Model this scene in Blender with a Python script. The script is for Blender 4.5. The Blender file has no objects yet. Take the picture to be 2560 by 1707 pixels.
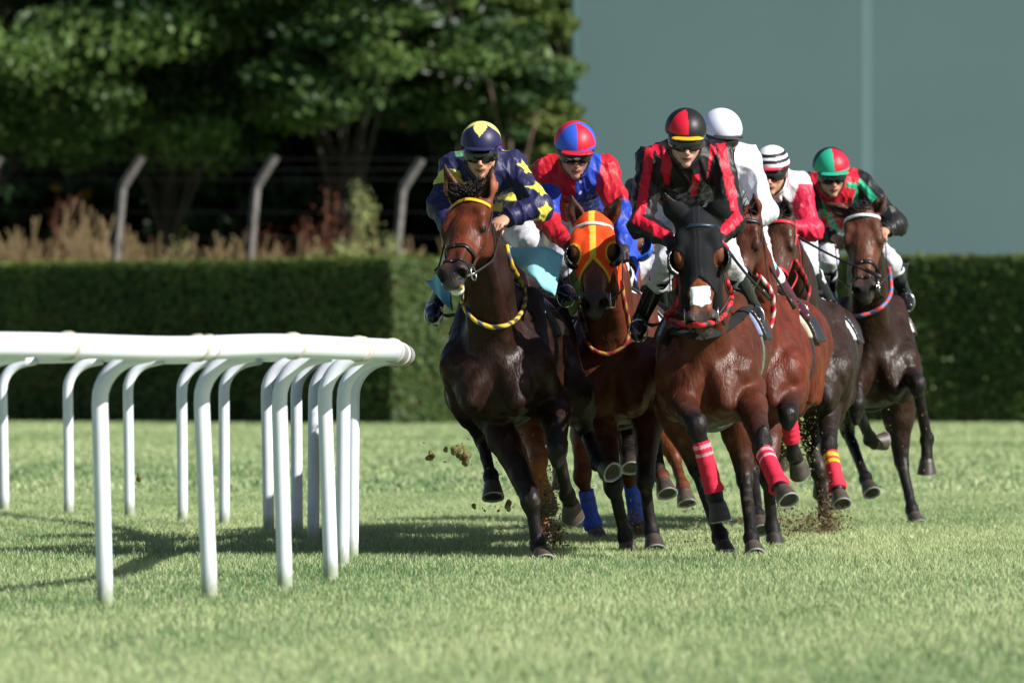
import bpy, math, random
import numpy as np
from mathutils import Vector
from mathutils import noise as MN
from mathutils.bvhtree import BVHTree
random.seed(7); rng = np.random.default_rng(11)
C = bpy.context.scene.collection
SC = bpy.context.scene
# ---------------------------------------------------------------- camera
F = 17415.0; HZ = 925.0; CX = 1280.0          # long lens: focal length in photo pixels, horizon row, centre column
cam_d = bpy.data.cameras.new('camera'); cam = bpy.data.objects.new('camera', cam_d); C.objects.link(cam)
cam.location = (0, 0, 1.0); cam.rotation_euler = (math.radians(90), 0, 0)
cam_d.sensor_width = 36.0; cam_d.lens = 36.0 * F / 2560.0
cam_d.shift_y = (HZ - 853.5) / 2560.0
cam_d.clip_start = 0.5; cam_d.clip_end = 3000
cam_d.dof.use_dof = True; cam_d.dof.focus_distance = 37.3; cam_d.dof.aperture_fstop = 4.4
SC.camera = cam
# ---------------------------------------------------------------- world and sun
SUNV = Vector((1.42, -0.76, 1.17)).normalized()
EL = math.asin(SUNV.z); AZ = math.atan2(SUNV.x, SUNV.y)
w = bpy.data.worlds.new('World'); SC.world = w; w.use_nodes = True
nt = w.node_tree; bg = nt.nodes['Background']
sk = nt.nodes.new('ShaderNodeTexSky'); sk.sky_type = 'NISHITA'; sk.sun_disc = False
sk.sun_elevation = EL; sk.sun_rotation = AZ
nt.links.new(sk.outputs[0], bg.inputs[0]); bg.inputs[1].default_value = 0.05
sd = bpy.data.lights.new('sun', 'SUN'); sd.energy = 5.0; sd.angle = math.radians(0.5); sd.color = (1.0, 0.965, 0.90)
so = bpy.data.objects.new('sun', sd); C.objects.link(so)
so.rotation_euler = SUNV.to_track_quat('Z', 'Y').to_euler(); so.location = SUNV * 60
SC.view_settings.view_transform = 'Standard'; SC.view_settings.look = 'None'
SC.view_settings.exposure = 0.62; SC.view_settings.gamma = 1.0
SC.cycles.max_bounces = 6; SC.cycles.transparent_max_bounces = 8
SC.cycles.use_denoising = True

# ---------------------------------------------------------------- helpers
def V(*a): return np.array(a, dtype=float)
def nrm(v):
    v = np.asarray(v, float); return v / (np.linalg.norm(v) + 1e-12)
def PX(px, py, D): return V((px - CX) * D / F, D, 1.0 + (HZ - py) * D / F)

def surface_nets(G, org, h):
    S = G < 0
    nx, ny, nz = G.shape
    cnt = np.zeros((nx-1, ny-1, nz-1), np.int8)
    for a in (0, 1):
        for b in (0, 1):
            for c in (0, 1):
                cnt += S[a:nx-1+a, b:ny-1+b, c:nz-1+c]
    act = np.argwhere((cnt > 0) & (cnt < 8))
    idx = -np.ones((nx-1, ny-1, nz-1), np.int32)
    idx[act[:, 0], act[:, 1], act[:, 2]] = np.arange(len(act))
    acc = np.zeros((len(act), 3)); n = np.zeros(len(act))
    cor = [(a, b, c) for a in (0, 1) for b in (0, 1) for c in (0, 1)]
    val = {q: G[act[:, 0]+q[0], act[:, 1]+q[1], act[:, 2]+q[2]].astype(float) for q in cor}
    for q in cor:
        for ax in range(3):
            if q[ax] == 0:
                r = list(q); r[ax] = 1; r = tuple(r)
                v0, v1 = val[q], val[r]
                m = (v0 < 0) != (v1 < 0)
                t = np.where(m, v0 / np.where(v0 == v1, 1, v0 - v1), 0)
                p = np.array(q, float)[None, :].repeat(len(act), 0); p[:, ax] += t
                acc += p * m[:, None]; n += m
    V_ = (act + acc / n[:, None]) * h + org
    faces = []
    for ax in range(3):
        sl0 = [slice(None)]*3; sl1 = [slice(None)]*3
        sl0[ax] = slice(0, -1); sl1[ax] = slice(1, None)
        e0, e1 = S[tuple(sl0)], S[tuple(sl1)]
        ed = np.argwhere(e0 != e1)
        b, c = [(1, 2), (2, 0), (0, 1)][ax]
        lim = [nx-1, ny-1, nz-1]
        ok = (ed[:, b] > 0) & (ed[:, c] > 0) & (ed[:, b] < lim[b]) & (ed[:, c] < lim[c])
        ed = ed[ok]
        sg = S[ed[:, 0], ed[:, 1], ed[:, 2]]
        def cell(db, dc):
            q = ed.copy(); q[:, b] -= db; q[:, c] -= dc
            return idx[q[:, 0], q[:, 1], q[:, 2]]
        q = np.stack([cell(1, 1), cell(0, 1), cell(0, 0), cell(1, 0)], 1)
        q[~sg] = q[~sg][:, ::-1]
        faces.append(q)
    Fc = np.concatenate(faces)
    return V_, Fc

class Field:
    """smooth union of tapered capsules and ellipsoids, meshed as one continuous skin"""
    def __init__(s): s.pr = []
    def cap(s, a, b, ra, rb, k=.03, col=None, u=None, fu=1., fv=1., op=1, tag=None):
        s.pr.append(('c', np.asarray(a, float), np.asarray(b, float), ra, rb, k, col, u, fu, fv, op, tag)); return s
    def ell(s, c, ax, r, k=.03, col=None, op=1, tag=None):
        s.pr.append(('e', np.asarray(c, float), [nrm(q) for q in ax], r, None, k, col, None, 1, 1, op, tag)); return s
    @staticmethod
    def dist(p, x, y, z):
        if p[0] == 'c':
            _, a, b, ra, rb, k, col, u, fu, fv, op, tag = p
            ba = b - a; L = max(np.linalg.norm(ba), 1e-6); t = ba / L
            X, Y, Z = x - a[0], y - a[1], z - a[2]
            sx = X*t[0] + Y*t[1] + Z*t[2]
            if u is not None:
                uu = nrm(np.asarray(u) - np.dot(u, t) * t); vv = np.cross(t, uu)
                pu = (X*uu[0] + Y*uu[1] + Z*uu[2]) / fu; pv = (X*vv[0] + Y*vv[1] + Z*vv[2]) / fv
                r2 = pu*pu + pv*pv
            else:
                r2 = np.maximum(X*X + Y*Y + Z*Z - sx*sx, 0)
            hh = np.clip(sx / L, 0, 1)
            return (np.sqrt((sx - hh*L)**2 + r2) - (ra + (rb - ra)*hh)) * min(fu, fv, 1.)
        _, c, ax, r, _, k, col, _, _, _, op, tag = p
        X, Y, Z = x - c[0], y - c[1], z - c[2]
        q = [X*w_[0] + Y*w_[1] + Z*w_[2] for w_ in ax]
        k0 = np.sqrt(sum((q[i]/r[i])**2 for i in range(3)))
        k1 = np.sqrt(sum((q[i]/r[i]**2)**2 for i in range(3))) + 1e-9
        return k0*(k0 - 1.)/k1
    def box(s, p, m):
        if p[0] == 'c':
            r = max(p[3], p[4]) * max(p[8], p[9], 1) + m
            return np.minimum(p[1], p[2]) - r, np.maximum(p[1], p[2]) + r
        r = max(p[3]) + m
        return p[1] - r, p[1] + r
    def grid(s, h, off=0., pad=.02, region=None, lo=None, hi=None):
        if lo is None:
            bs = [s.box(p, off + pad) for p in s.pr if p[10] > 0]
            lo = np.min([b[0] for b in bs], 0) ; hi = np.max([b[1] for b in bs], 0)
        lo = np.asarray(lo, float) - 2*h
        n = np.ceil((np.asarray(hi) - lo)/h).astype(int) + 3
        G = np.full(n, .12, np.float32)
        ax = [(lo[i] + h*np.arange(n[i])).astype(np.float32) for i in range(3)]
        for p in s.pr:
            b0, b1 = s.box(p, p[5] + off + 2.5*h)
            i0 = np.clip(((b0 - lo)/h).astype(int), 0, n); i1 = np.clip(((b1 - lo)/h).astype(int) + 2, 0, n)
            if (i1 <= i0).any(): continue
            x = ax[0][i0[0]:i1[0], None, None]; y = ax[1][None, i0[1]:i1[1], None]; z = ax[2][None, None, i0[2]:i1[2]]
            d = s.dist(p, x, y, z).astype(np.float32)
            sl = (slice(i0[0], i1[0]), slice(i0[1], i1[1]), slice(i0[2], i1[2]))
            g = G[sl]; k = max(p[5], 1e-4)
            if p[10] > 0:
                hh = np.maximum(k - np.abs(g - d), 0)/k
                G[sl] = np.minimum(g, d) - hh*hh*k*.25
            else:
                hh = np.maximum(k - np.abs(g + d), 0)/k
                G[sl] = np.maximum(g, -d) + hh*hh*k*.25
        if off: G -= off
        if region is not None:
            G = np.maximum(G, region(ax[0][:, None, None], ax[1][None, :, None], ax[2][None, None, :]).astype(np.float32))
        return G, lo
    def mesh(s, h, **kw):
        G, lo = s.grid(h, **kw)
        G[0], G[-1] = .1, .1; G[:, 0] = .1; G[:, -1] = .1; G[:, :, 0] = .1; G[:, :, -1] = .1
        return surface_nets(G, lo, h)
    def colors(s, P, soft=.010):
        x, y, z = P[:, 0], P[:, 1], P[:, 2]
        W_ = np.zeros(len(P)); A = np.zeros((len(P), 3))
        for p in s.pr:
            if p[6] is None or p[10] < 0: continue
            d = s.dist(p, x, y, z)
            w_ = np.exp(-np.clip(d/soft, -6, 40))
            c = p[6]
            if p[0] == 'c' and isinstance(c, tuple) and len(c) == 2:
                ba = p[2] - p[1]; L2 = ba@ba
                t = np.clip(((P - p[1])@ba)/L2, 0, 1)[:, None]
                c = np.array(c[0])*(1-t) + np.array(c[1])*t
            A += w_[:, None]*np.asarray(c); W_ += w_
        A = A/np.maximum(W_, 1e-12)[:, None]
        for p in s.pr:
            if p[6] is None or p[10] > 0: continue
            m = np.clip(1.6 - np.abs(s.dist(p, x, y, z))/.0045, 0, 1)[:, None]
            A = A*(1 - m) + m*np.asarray(p[6])
        return A
    def tags(s, P):
        """nearest tagged shape, with position along it"""
        x, y, z = P[:, 0], P[:, 1], P[:, 2]
        best = np.full(len(P), 9.); out = np.full(len(P), '', object); T = np.zeros(len(P))
        for p in s.pr:
            if p[11] is None: continue
            d = s.dist(p, x, y, z); m = d < best
            best[m] = d[m]; out[m] = p[11]
            if p[0] == 'c':
                ba = p[2] - p[1]; T[m] = np.clip(((P[m] - p[1])@ba)/(ba@ba), 0, 1)
            else: T[m] = 0
        return out, T

def normals(v, fc):
    N = np.zeros_like(v); e1 = v[fc[:, 2]] - v[fc[:, 0]]; e2 = v[fc[:, 3]] - v[fc[:, 1]]; fn = np.cross(e1, e2)
    for k in range(4): np.add.at(N, fc[:, k], fn)
    return N/(np.linalg.norm(N, axis=1)[:, None] + 1e-12)
def noi(v, sx, sy, sz, off=0.):
    q = v*np.array([sx, sy, sz]) + off
    return np.array([MN.noise(Vector(p)) for p in q])
def link(name, me, parent=None):
    o = bpy.data.objects.new(name, me); C.objects.link(o)
    if parent is not None: o.parent = parent
    return o
def rawmesh(name, verts, faces, mat, cols=None, smooth=True, uniform=None):
    me = bpy.data.meshes.new(name)
    verts = np.asarray(verts, np.float32)
    if isinstance(faces, np.ndarray):
        k = faces.shape[1]; nf = len(faces)
        me.vertices.add(len(verts)); me.vertices.foreach_set('co', verts.ravel())
        me.loops.add(nf*k); me.loops.foreach_set('vertex_index', faces.astype(np.int32).ravel())
        me.polygons.add(nf); me.polygons.foreach_set('loop_start', (np.arange(nf)*k).astype(np.int32))
        me.polygons.foreach_set('loop_total', np.full(nf, k, np.int32))
        me.update(calc_edges=True)
    else:
        me.from_pydata([tuple(map(float, v)) for v in verts], [], [tuple(map(int, f)) for f in faces]); me.update()
    me.polygons.foreach_set('use_smooth', np.full(len(me.polygons), smooth))
    if cols is not None:
        at = me.color_attributes.new('Col', 'FLOAT_COLOR', 'POINT')
        c4 = np.ones((len(verts), 4), np.float32); c4[:, :3] = cols
        at.data.foreach_set('color', c4.ravel())
    if mat: me.materials.append(mat)
    return me
class Thing:
    """root at an origin, world-space builders"""
    def __init__(s, name, org, label, cat, group=None, verts=None, faces=None, mat=None, cols=None, kind=None):
        s.org = np.asarray(org, float)
        me = None
        if verts is not None: me = rawmesh(name, np.asarray(verts) - s.org, faces, mat, cols)
        s.o = link(name, me); s.o.location = s.org
        if label: s.o['label'] = label
        if cat: s.o['category'] = cat
        if group: s.o['group'] = group
        if kind: s.o['kind'] = kind
    def part(s, name, vf, mat, cols=None, parent=None, smooth=True, label=None):
        me = rawmesh(name, np.asarray(vf[0]) - s.org, vf[1], mat, cols, smooth)
        o = link(name, me, parent or s.o)
        if label: o['label'] = label
        return o
def catmull(P, n=6, closed=False):
    P = [np.asarray(p, float) for p in P]
    out = []; N = len(P)
    rg = range(N if closed else N-1)
    for i in rg:
        p0 = P[(i-1) % N] if closed or i > 0 else P[0]; p1 = P[i]; p2 = P[(i+1) % N]
        p3 = P[(i+2) % N] if closed or i+2 < N else P[-1]
        for t in np.arange(n)/n:
            out.append(.5*((2*p1) + (-p0+p2)*t + (2*p0-5*p1+4*p2-p3)*t*t + (-p0+3*p1-3*p2+p3)*t**3))
    if not closed: out.append(P[-1])
    return np.array(out)
def tube(P, r, seg=8, closed=False, flat=None, caps=True, rr=None):
    """round or flattened tube along P; flat=(normal, thickness ratio)"""
    P = np.asarray(P, float); n = len(P)
    T = np.gradient(P, axis=0)
    if closed:
        T = np.roll(P, -1, 0) - np.roll(P, 1, 0)
    T /= np.linalg.norm(T, axis=1)[:, None] + 1e-9
    ref = V(0, 0, 1) if abs(T[0][2]) < .9 else V(1, 0, 0)
    vs = []; u = nrm(np.cross(T[0], ref))
    for i in range(n):
        if flat is not None:
            N_ = flat[0][i] if np.ndim(flat[0]) == 2 else np.asarray(flat[0])
            v = nrm(N_ - np.dot(N_, T[i])*T[i]); u = np.cross(T[i], v)
            a, b = 1., flat[1]
        else:
            u = nrm(u - np.dot(u, T[i])*T[i]); v = np.cross(T[i], u); a = b = 1.
        ri = r if rr is None else rr[i]
        for j in range(seg):
            th = 2*math.pi*j/seg
            vs.append(P[i] + ri*(a*math.cos(th)*u + b*math.sin(th)*v))
    fs = []
    m = n if closed else n-1
    for i in range(m):
        for j in range(seg):
            a = i*seg + j; b = i*seg + (j+1) % seg; c = ((i+1) % n)*seg + (j+1) % seg; d = ((i+1) % n)*seg + j
            fs.append((a, b, c, d))
    if caps and not closed:
        fs.append(tuple(range(seg))[::-1]); fs.append(tuple((n-1)*seg + j for j in range(seg)))
    return np.array(vs), fs
def join(*vfs):
    vs = []; fs = []; o = 0
    for v, f in vfs:
        vs.append(np.asarray(v)); fs += [tuple(int(i)+o for i in q) for q in f]; o += len(v)
    return np.concatenate(vs), fs
# ---------------------------------------------------------------- materials
def mat(name, col=(.5, .5, .5), rough=.6, spec=.5, metal=0., bump=0., bscale=40., bdist=.01, vary=0., vscale=6., attr=False,
        sheen=0., coat=0., aniso_scale=None, trans=0., rvary=0.):
    m = bpy.data.materials.new(name); m.use_nodes = True; t = m.node_tree; b = t.nodes['Principled BSDF']
    b.inputs['Roughness'].default_value = rough; b.inputs['Metallic'].default_value = metal
    b.inputs['Specular IOR Level'].default_value = spec
    if sheen: b.inputs['Sheen Weight'].default_value = sheen
    if coat: b.inputs['Coat Weight'].default_value = coat; b.inputs['Coat Roughness'].default_value = .15
    tc = t.nodes.new('ShaderNodeTexCoord')
    src = None
    if attr:
        a = t.nodes.new('ShaderNodeAttribute'); a.attribute_name = 'Col'; src = a.outputs['Color']
    else:
        b.inputs['Base Color'].default_value = (*col, 1)
    if vary:
        n = t.nodes.new('ShaderNodeTexNoise'); n.inputs['Scale'].default_value = vscale; n.inputs['Detail'].default_value = 6
        t.links.new(tc.outputs['Object'], n.inputs['Vector'])
        mr = t.nodes.new('ShaderNodeMapRange'); mr.inputs[1].default_value = .3; mr.inputs[2].default_value = .7
        mr.inputs[3].default_value = 1 - vary; mr.inputs[4].default_value = 1 + vary
        t.links.new(n.outputs['Fac'], mr.inputs[0])
        vm = t.nodes.new('ShaderNodeVectorMath'); vm.operation = 'SCALE'
        if src: t.links.new(src, vm.inputs[0])
        else: vm.inputs[0].default_value = col
        t.links.new(mr.outputs[0], vm.inputs['Scale']); t.links.new(vm.outputs[0], b.inputs['Base Color'])
    elif src: t.links.new(src, b.inputs['Base Color'])
    if rvary:
        n = t.nodes.new('ShaderNodeTexNoise'); n.inputs['Scale'].default_value = 7; n.inputs['Detail'].default_value = 8; n.inputs['Roughness'].default_value = .7
        t.links.new(tc.outputs['Object'], n.inputs['Vector'])
        mr = t.nodes.new('ShaderNodeMapRange'); mr.inputs[1].default_value = .35; mr.inputs[2].default_value = .65
        mr.inputs[3].default_value = rough - rvary; mr.inputs[4].default_value = rough + rvary
        t.links.new(n.outputs['Fac'], mr.inputs[0]); t.links.new(mr.outputs[0], b.inputs['Roughness'])
    if bump:
        n = t.nodes.new('ShaderNodeTexNoise'); n.inputs['Scale'].default_value = bscale; n.inputs['Detail'].default_value = 4
        if aniso_scale:
            mp = t.nodes.new('ShaderNodeMapping'); mp.inputs['Scale'].default_value = aniso_scale
            t.links.new(tc.outputs['Object'], mp.inputs[0]); t.links.new(mp.outputs[0], n.inputs['Vector'])
        else: t.links.new(tc.outputs['Object'], n.inputs['Vector'])
        bp = t.nodes.new('ShaderNodeBump'); bp.inputs['Strength'].default_value = bump; bp.inputs['Distance'].default_value = bdist
        t.links.new(n.outputs['Fac'], bp.inputs['Height']); t.links.new(bp.outputs[0], b.inputs['Normal'])
    if trans:
        tr = t.nodes.new('ShaderNodeBsdfTranslucent'); mx = t.nodes.new('ShaderNodeMixShader'); mx.inputs[0].default_value = trans
        l = b.inputs['Base Color'].links
        if l: t.links.new(l[0].from_socket, tr.inputs[0])
        else: tr.inputs[0].default_value = (*col, 1)
        out = t.nodes['Material Output']
        t.links.new(b.outputs[0], mx.inputs[1]); t.links.new(tr.outputs[0], mx.inputs[2]); t.links.new(mx.outputs[0], out.inputs[0])
    return m
M = dict(
    coat=mat('horse_coat', rough=.48, spec=.20, attr=True, vary=.30, vscale=11, bump=.6, bscale=58, bdist=.006, aniso_scale=(1.4, 1.2, .5), rvary=.17),
    skin=mat('skin', rough=.5, attr=True, vary=.06),
    satin=mat('silk_satin', rough=.48, spec=.30, attr=True, bump=.5, bscale=24, bdist=.015, aniso_scale=(1.5, 1, .6)),
    cap=mat('cap_silk', rough=.46, spec=.35, attr=True, bump=.1, bscale=30, bdist=.004),
    breech=mat('breeches_white', (.56, .56, .63), .6, bump=.5, bscale=16, bdist=.02),
    leather=mat('black_leather', (.012, .012, .016), .32, bump=.3, bscale=22, bdist=.012),
    boot=mat('boot_leather', rough=.22, attr=True, bump=.3, bscale=18, bdist=.01),
    lens=mat('goggle_lens', (.008, .009, .012), .06, spec=.8),
    metal=mat('metal', (.62, .62, .62), .25, metal=1.),
    hoof=mat('hoof_horn', rough=.5, attr=True, vary=.3, vscale=30, bump=.3, bscale=60, bdist=.004),
    hair=mat('horse_hair', rough=.75, spec=.2, attr=True),
    cloth=mat('cloth', rough=.8, spec=.2, attr=True, bump=.3, bscale=60, bdist=.004, vary=.08, vscale=20),
    eye=mat('eye', (.01, .006, .004), .05, spec=.8),
    rope=mat('rope', rough=.6, attr=True, bump=.4, bscale=90, bdist=.004),
    strap=mat('strap', (.014, .014, .016), .35),
    post=mat('post_plastic', rough=.4, attr=True, vary=.06, vscale=9),
    plastic=mat('rail_plastic', (.74, .77, .86), .33, bump=.05, bscale=8, bdist=.01, vary=.03, vscale=3),
)
# ================================================================= THE SETTING
# ---- ground sheet
def ground():
    m = bpy.data.materials.new('turf_ground'); m.use_nodes = True; t = m.node_tree; b = t.nodes['Principled BSDF']
    b.inputs['Roughness'].default_value = .9; b.inputs['Specular IOR Level'].default_value = .1
    tc = t.nodes.new('ShaderNodeTexCoord')
    mp = t.nodes.new('ShaderNodeMapping'); mp.inputs['Scale'].default_value = (1, .35, 1)
    t.links.new(tc.outputs['Object'], mp.inputs[0])
    n = t.nodes.new('ShaderNodeTexNoise'); n.inputs['Scale'].default_value = .7; n.inputs['Detail'].default_value = 8
    t.links.new(mp.outputs[0], n.inputs['Vector'])
    n2 = t.nodes.new('ShaderNodeTexNoise'); n2.inputs['Scale'].default_value = 30; n2.inputs['Detail'].default_value = 3
    t.links.new(tc.outputs['Object'], n2.inputs['Vector'])
    r = t.nodes.new('ShaderNodeValToRGB'); e = r.color_ramp.elements
    e[0].position = .32; e[0].color = (.12, .20, .095, 1); e[1].position = .68; e[1].color = (.30, .37, .21, 1)
    mx = t.nodes.new('ShaderNodeMix'); mx.data_type = 'FLOAT'; mx.inputs[0].default_value = .35
    t.links.new(n.outputs['Fac'], mx.inputs[2]); t.links.new(n2.outputs['Fac'], mx.inputs[3])
    t.links.new(mx.outputs[0], r.inputs[0]); t.links.new(r.outputs[0], b.inputs['Base Color'])
    me = rawmesh('ground', [(-900, -60, 0), (900, -60, 0), (900, 2500, 0), (-900, 2500, 0)], [(0, 1, 2, 3)], m, smooth=False)
    o = link('ground', me); o['kind'] = 'structure'
ground()

def leafmat(name, trans=.35, rough=.5, spec=.3):
    return mat(name, rough=rough, spec=spec, attr=True, trans=trans)
M['grass'] = leafmat('grass_blade', .2, .45, .3)
M['leaf'] = leafmat('leaf', .3, .5, .3)

def lownoise(x, y, sc, seed):
    r = np.random.default_rng(seed); o = np.zeros(len(x))
    for i in range(7):
        a = r.uniform(0, 2*math.pi); f = sc*r.uniform(.5, 2.2); p = r.uniform(0, 6.28)
        o += np.sin((x*math.cos(a) + y*math.sin(a)*.45)*f + p)
    return o/7
def grass_patch(name, y0, y1, dens, hgt, wid, label, lim=None):
    wx = lambda y: 1.35*1280*y/F + .6
    ys = []; xs = []
    n = int(dens * (wx(y0) + wx(y1)) * (y1 - y0))
    y = y0 + (y1 - y0)*rng.random(n*2); keep = rng.random(n*2) < wx(y)/wx(y1); y = y[keep][:n]; n = len(y)
    x = (rng.random(n)*2 - 1)*wx(y)
    h = hgt*rng.uniform(.5, 1.25, n)*(1 + .25*lownoise(x, y, 3, 3)); wd = wid*rng.uniform(.6, 1.3, n)
    th = rng.uniform(0, 2*math.pi, n); ln = rng.uniform(.15, .9, n)*h
    la = rng.uniform(0, 2*math.pi, n)
    dx, dy = np.cos(th)*wd/2, np.sin(th)*wd/2
    lx, ly = np.cos(la)*ln, np.sin(la)*ln
    Z = np.zeros(n)
    P = np.stack([np.stack([x-dx, y-dy, Z-.004], 1), np.stack([x+dx, y+dy, Z-.004], 1),
                  np.stack([x+dx*.8+lx*.35, y+dy*.8+ly*.35, h*.6], 1), np.stack([x-dx*.8+lx*.35, y-dy*.8+ly*.35, h*.6], 1),
                  np.stack([x+lx, y+ly, h*.95], 1)], 1).reshape(-1, 3)
    b = np.arange(n)*5
    q = np.stack([b, b+1, b+2, b+3], 1); t4 = np.stack([b+3, b+2, b+4, b+4], 1)
    # colour: fresh green, pale straw, dark
    tn = .60 + .5*lownoise(x, y, 2.0, 5) + .55*lownoise(x, y, .55, 8) + rng.normal(0, .30, n)
    tn = np.clip(tn, 0, 1)[:, None]
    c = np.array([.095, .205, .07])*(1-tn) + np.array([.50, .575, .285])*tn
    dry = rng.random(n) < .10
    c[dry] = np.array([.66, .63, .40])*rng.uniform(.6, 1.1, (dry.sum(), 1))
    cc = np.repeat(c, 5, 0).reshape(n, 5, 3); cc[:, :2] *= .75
    # triangles only keeps the mesh uniform
    tri = np.concatenate([q[:, [0, 1, 2]], q[:, [0, 2, 3]], np.stack([b+3, b+2, b+4], 1)])
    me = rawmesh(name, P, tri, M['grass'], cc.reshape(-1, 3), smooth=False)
    o = link(name, me); o['kind'] = 'stuff'; o['label'] = label; o['category'] = 'grass'
grass_patch('grass', 19.5, 56, 2000, .034, .0036, 'short mown racecourse turf around the rail posts and hooves')
grass_patch('grass', 56, 133, 120, .05, .015, 'pale turf running back to the foot of the tall hedge')

# ---- white running rail on the inside of the bend
SRCPOSTS = [(263, 1513), (525, 1497), (713, 1475), (828, 1451), (856, 1418), (880, 1395), (783, 1355), (743, 1341), (672, 1330),
            (561, 1315), (457, 1306), (324, 1293), (172, 1287), (11, 1281)]
posts = []
for px, py in SRCPOSTS:
    D = F/(py - HZ); posts.append(((px - CX)*D/F, D))
posts = [(-2.25, 28.55), (-2.9, 27.6)][::-1] + posts + [(-4.3, 49.9), (-5.2, 50.9)]
def rail():
    T = Thing('running_rail', (-.9, 35, 0), 'curving white plastic running rail on bent posts at the left of the turf track', 'railing')
    # tube centreline : posts lean over to the track side
    off = .27; H = 1.10
    pp = np.array([(x + off, y, H + .008*math.sin(i*2.3 + .4) - (.02 if 6 <= i <= 8 else 0)) for i, (x, y) in enumerate(posts)])
    # round the nose of the bend
    line = []
    for i, (x, y, z) in enumerate(pp): line.append((x, y, z))
    P = catmull(line, 8)
    # keep the apex a smooth bulge
    T.part('rail_tube', tube(P, .0525, 18), M['plastic'])
    for i, (x, y) in enumerate(posts):
        q = []
        hb = 1.06
        R = .20
        for s_ in (0, .03, .06, .09, .12, .16, .3, .5, .75, 1): q.append((x, y, -.02 + s_*(hb - R + .01)))
        for a in np.linspace(.2, 1.35, 8):
            q.append((x + R*(1 - math.cos(a)), y, hb - R + R*math.sin(a)))
        q.append((x + .24, y, hb + .012))
        lean = rng.uniform(-.010, .010) - (.035 if 2 <= i <= 5 else .01 if i > 8 else 0)
        q = np.array(q); q[:, 0] += (q[:, 2]/hb)*lean 
        vf = tube(q, .0355, 14); zz = vf[0][:, 2]; g_ = np.clip(1 - (zz - .03 - .03*rng.random(len(zz)))/.09, 0, 1)[:, None]*.8
        T.part('post', vf, M['post'], np.array([.74, .77, .86])*(1 - g_) + np.array([.20, .24, .10])*g_)
    ringm = mat('rail_joint', (.52, .49, .40), .5)
    dark = mat('rail_joint_dark', (.05, .05, .06), .4)
    for i in range(2, len(P)-4, 8):
        a = P[i]; t = nrm(P[min(i+1, len(P)-1)] - P[i-1])
        T.part('joint_ring', tube([a - t*.010, a + t*.010], .0615, 18), ringm)
        if i % 16 == 2: T.part('joint_ring', tube([a + t*.09, a + t*.1], .059, 18), ringm)
    ap = int(np.argmax(P[:, 0]))
    i0 = ap - 13
    T.part('rail_sleeve', tube(P[i0:ap+1], .0555, 18), mat('aluminium', (.36, .37, .40), .35, vary=.2, vscale=20))
    a = P[ap-3]; t = nrm(P[ap-2] - P[ap-4])
    T.part('end_ring', tube([a - t*.05, a + t*.0], .0595, 20), dark)
    T.part('end_ring', tube([a - t*.12, a - t*.10], .0605, 20), ringm)
    return P
RAILP = rail()

# ---- leaf scatter helper
def leaves(cent, size, cols, nrm_bias=None, squash=1.):
    n = len(cent)
    a = rng.normal(size=(n, 3)); a /= np.linalg.norm(a, axis=1)[:, None]
    if nrm_bias is not None:
        nb = nrm_bias + rng.normal(0, .38, (n, 3)); nb /= np.linalg.norm(nb, axis=1)[:, None]
        a -= (a*nb).sum(1)[:, None]*nb; a /= np.linalg.norm(a, axis=1)[:, None]
        b = np.cross(nb, a)
    else: b = rng.normal(size=(n, 3)); b -= (b*a).sum(1)[:, None]*a
    b = b; b /= np.linalg.norm(b, axis=1)[:, None]
    s = (size*rng.uniform(.6, 1.4, n))[:, None]
    P = np.stack([cent - a*s*.5, cent + b*s*.33*squash, cent + a*s*.5, cent - b*s*.33*squash], 1).reshape(-1, 3)
    Fc = np.arange(n*4).reshape(n, 4)
    return P, Fc, np.repeat(cols, 4, 0)

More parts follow.
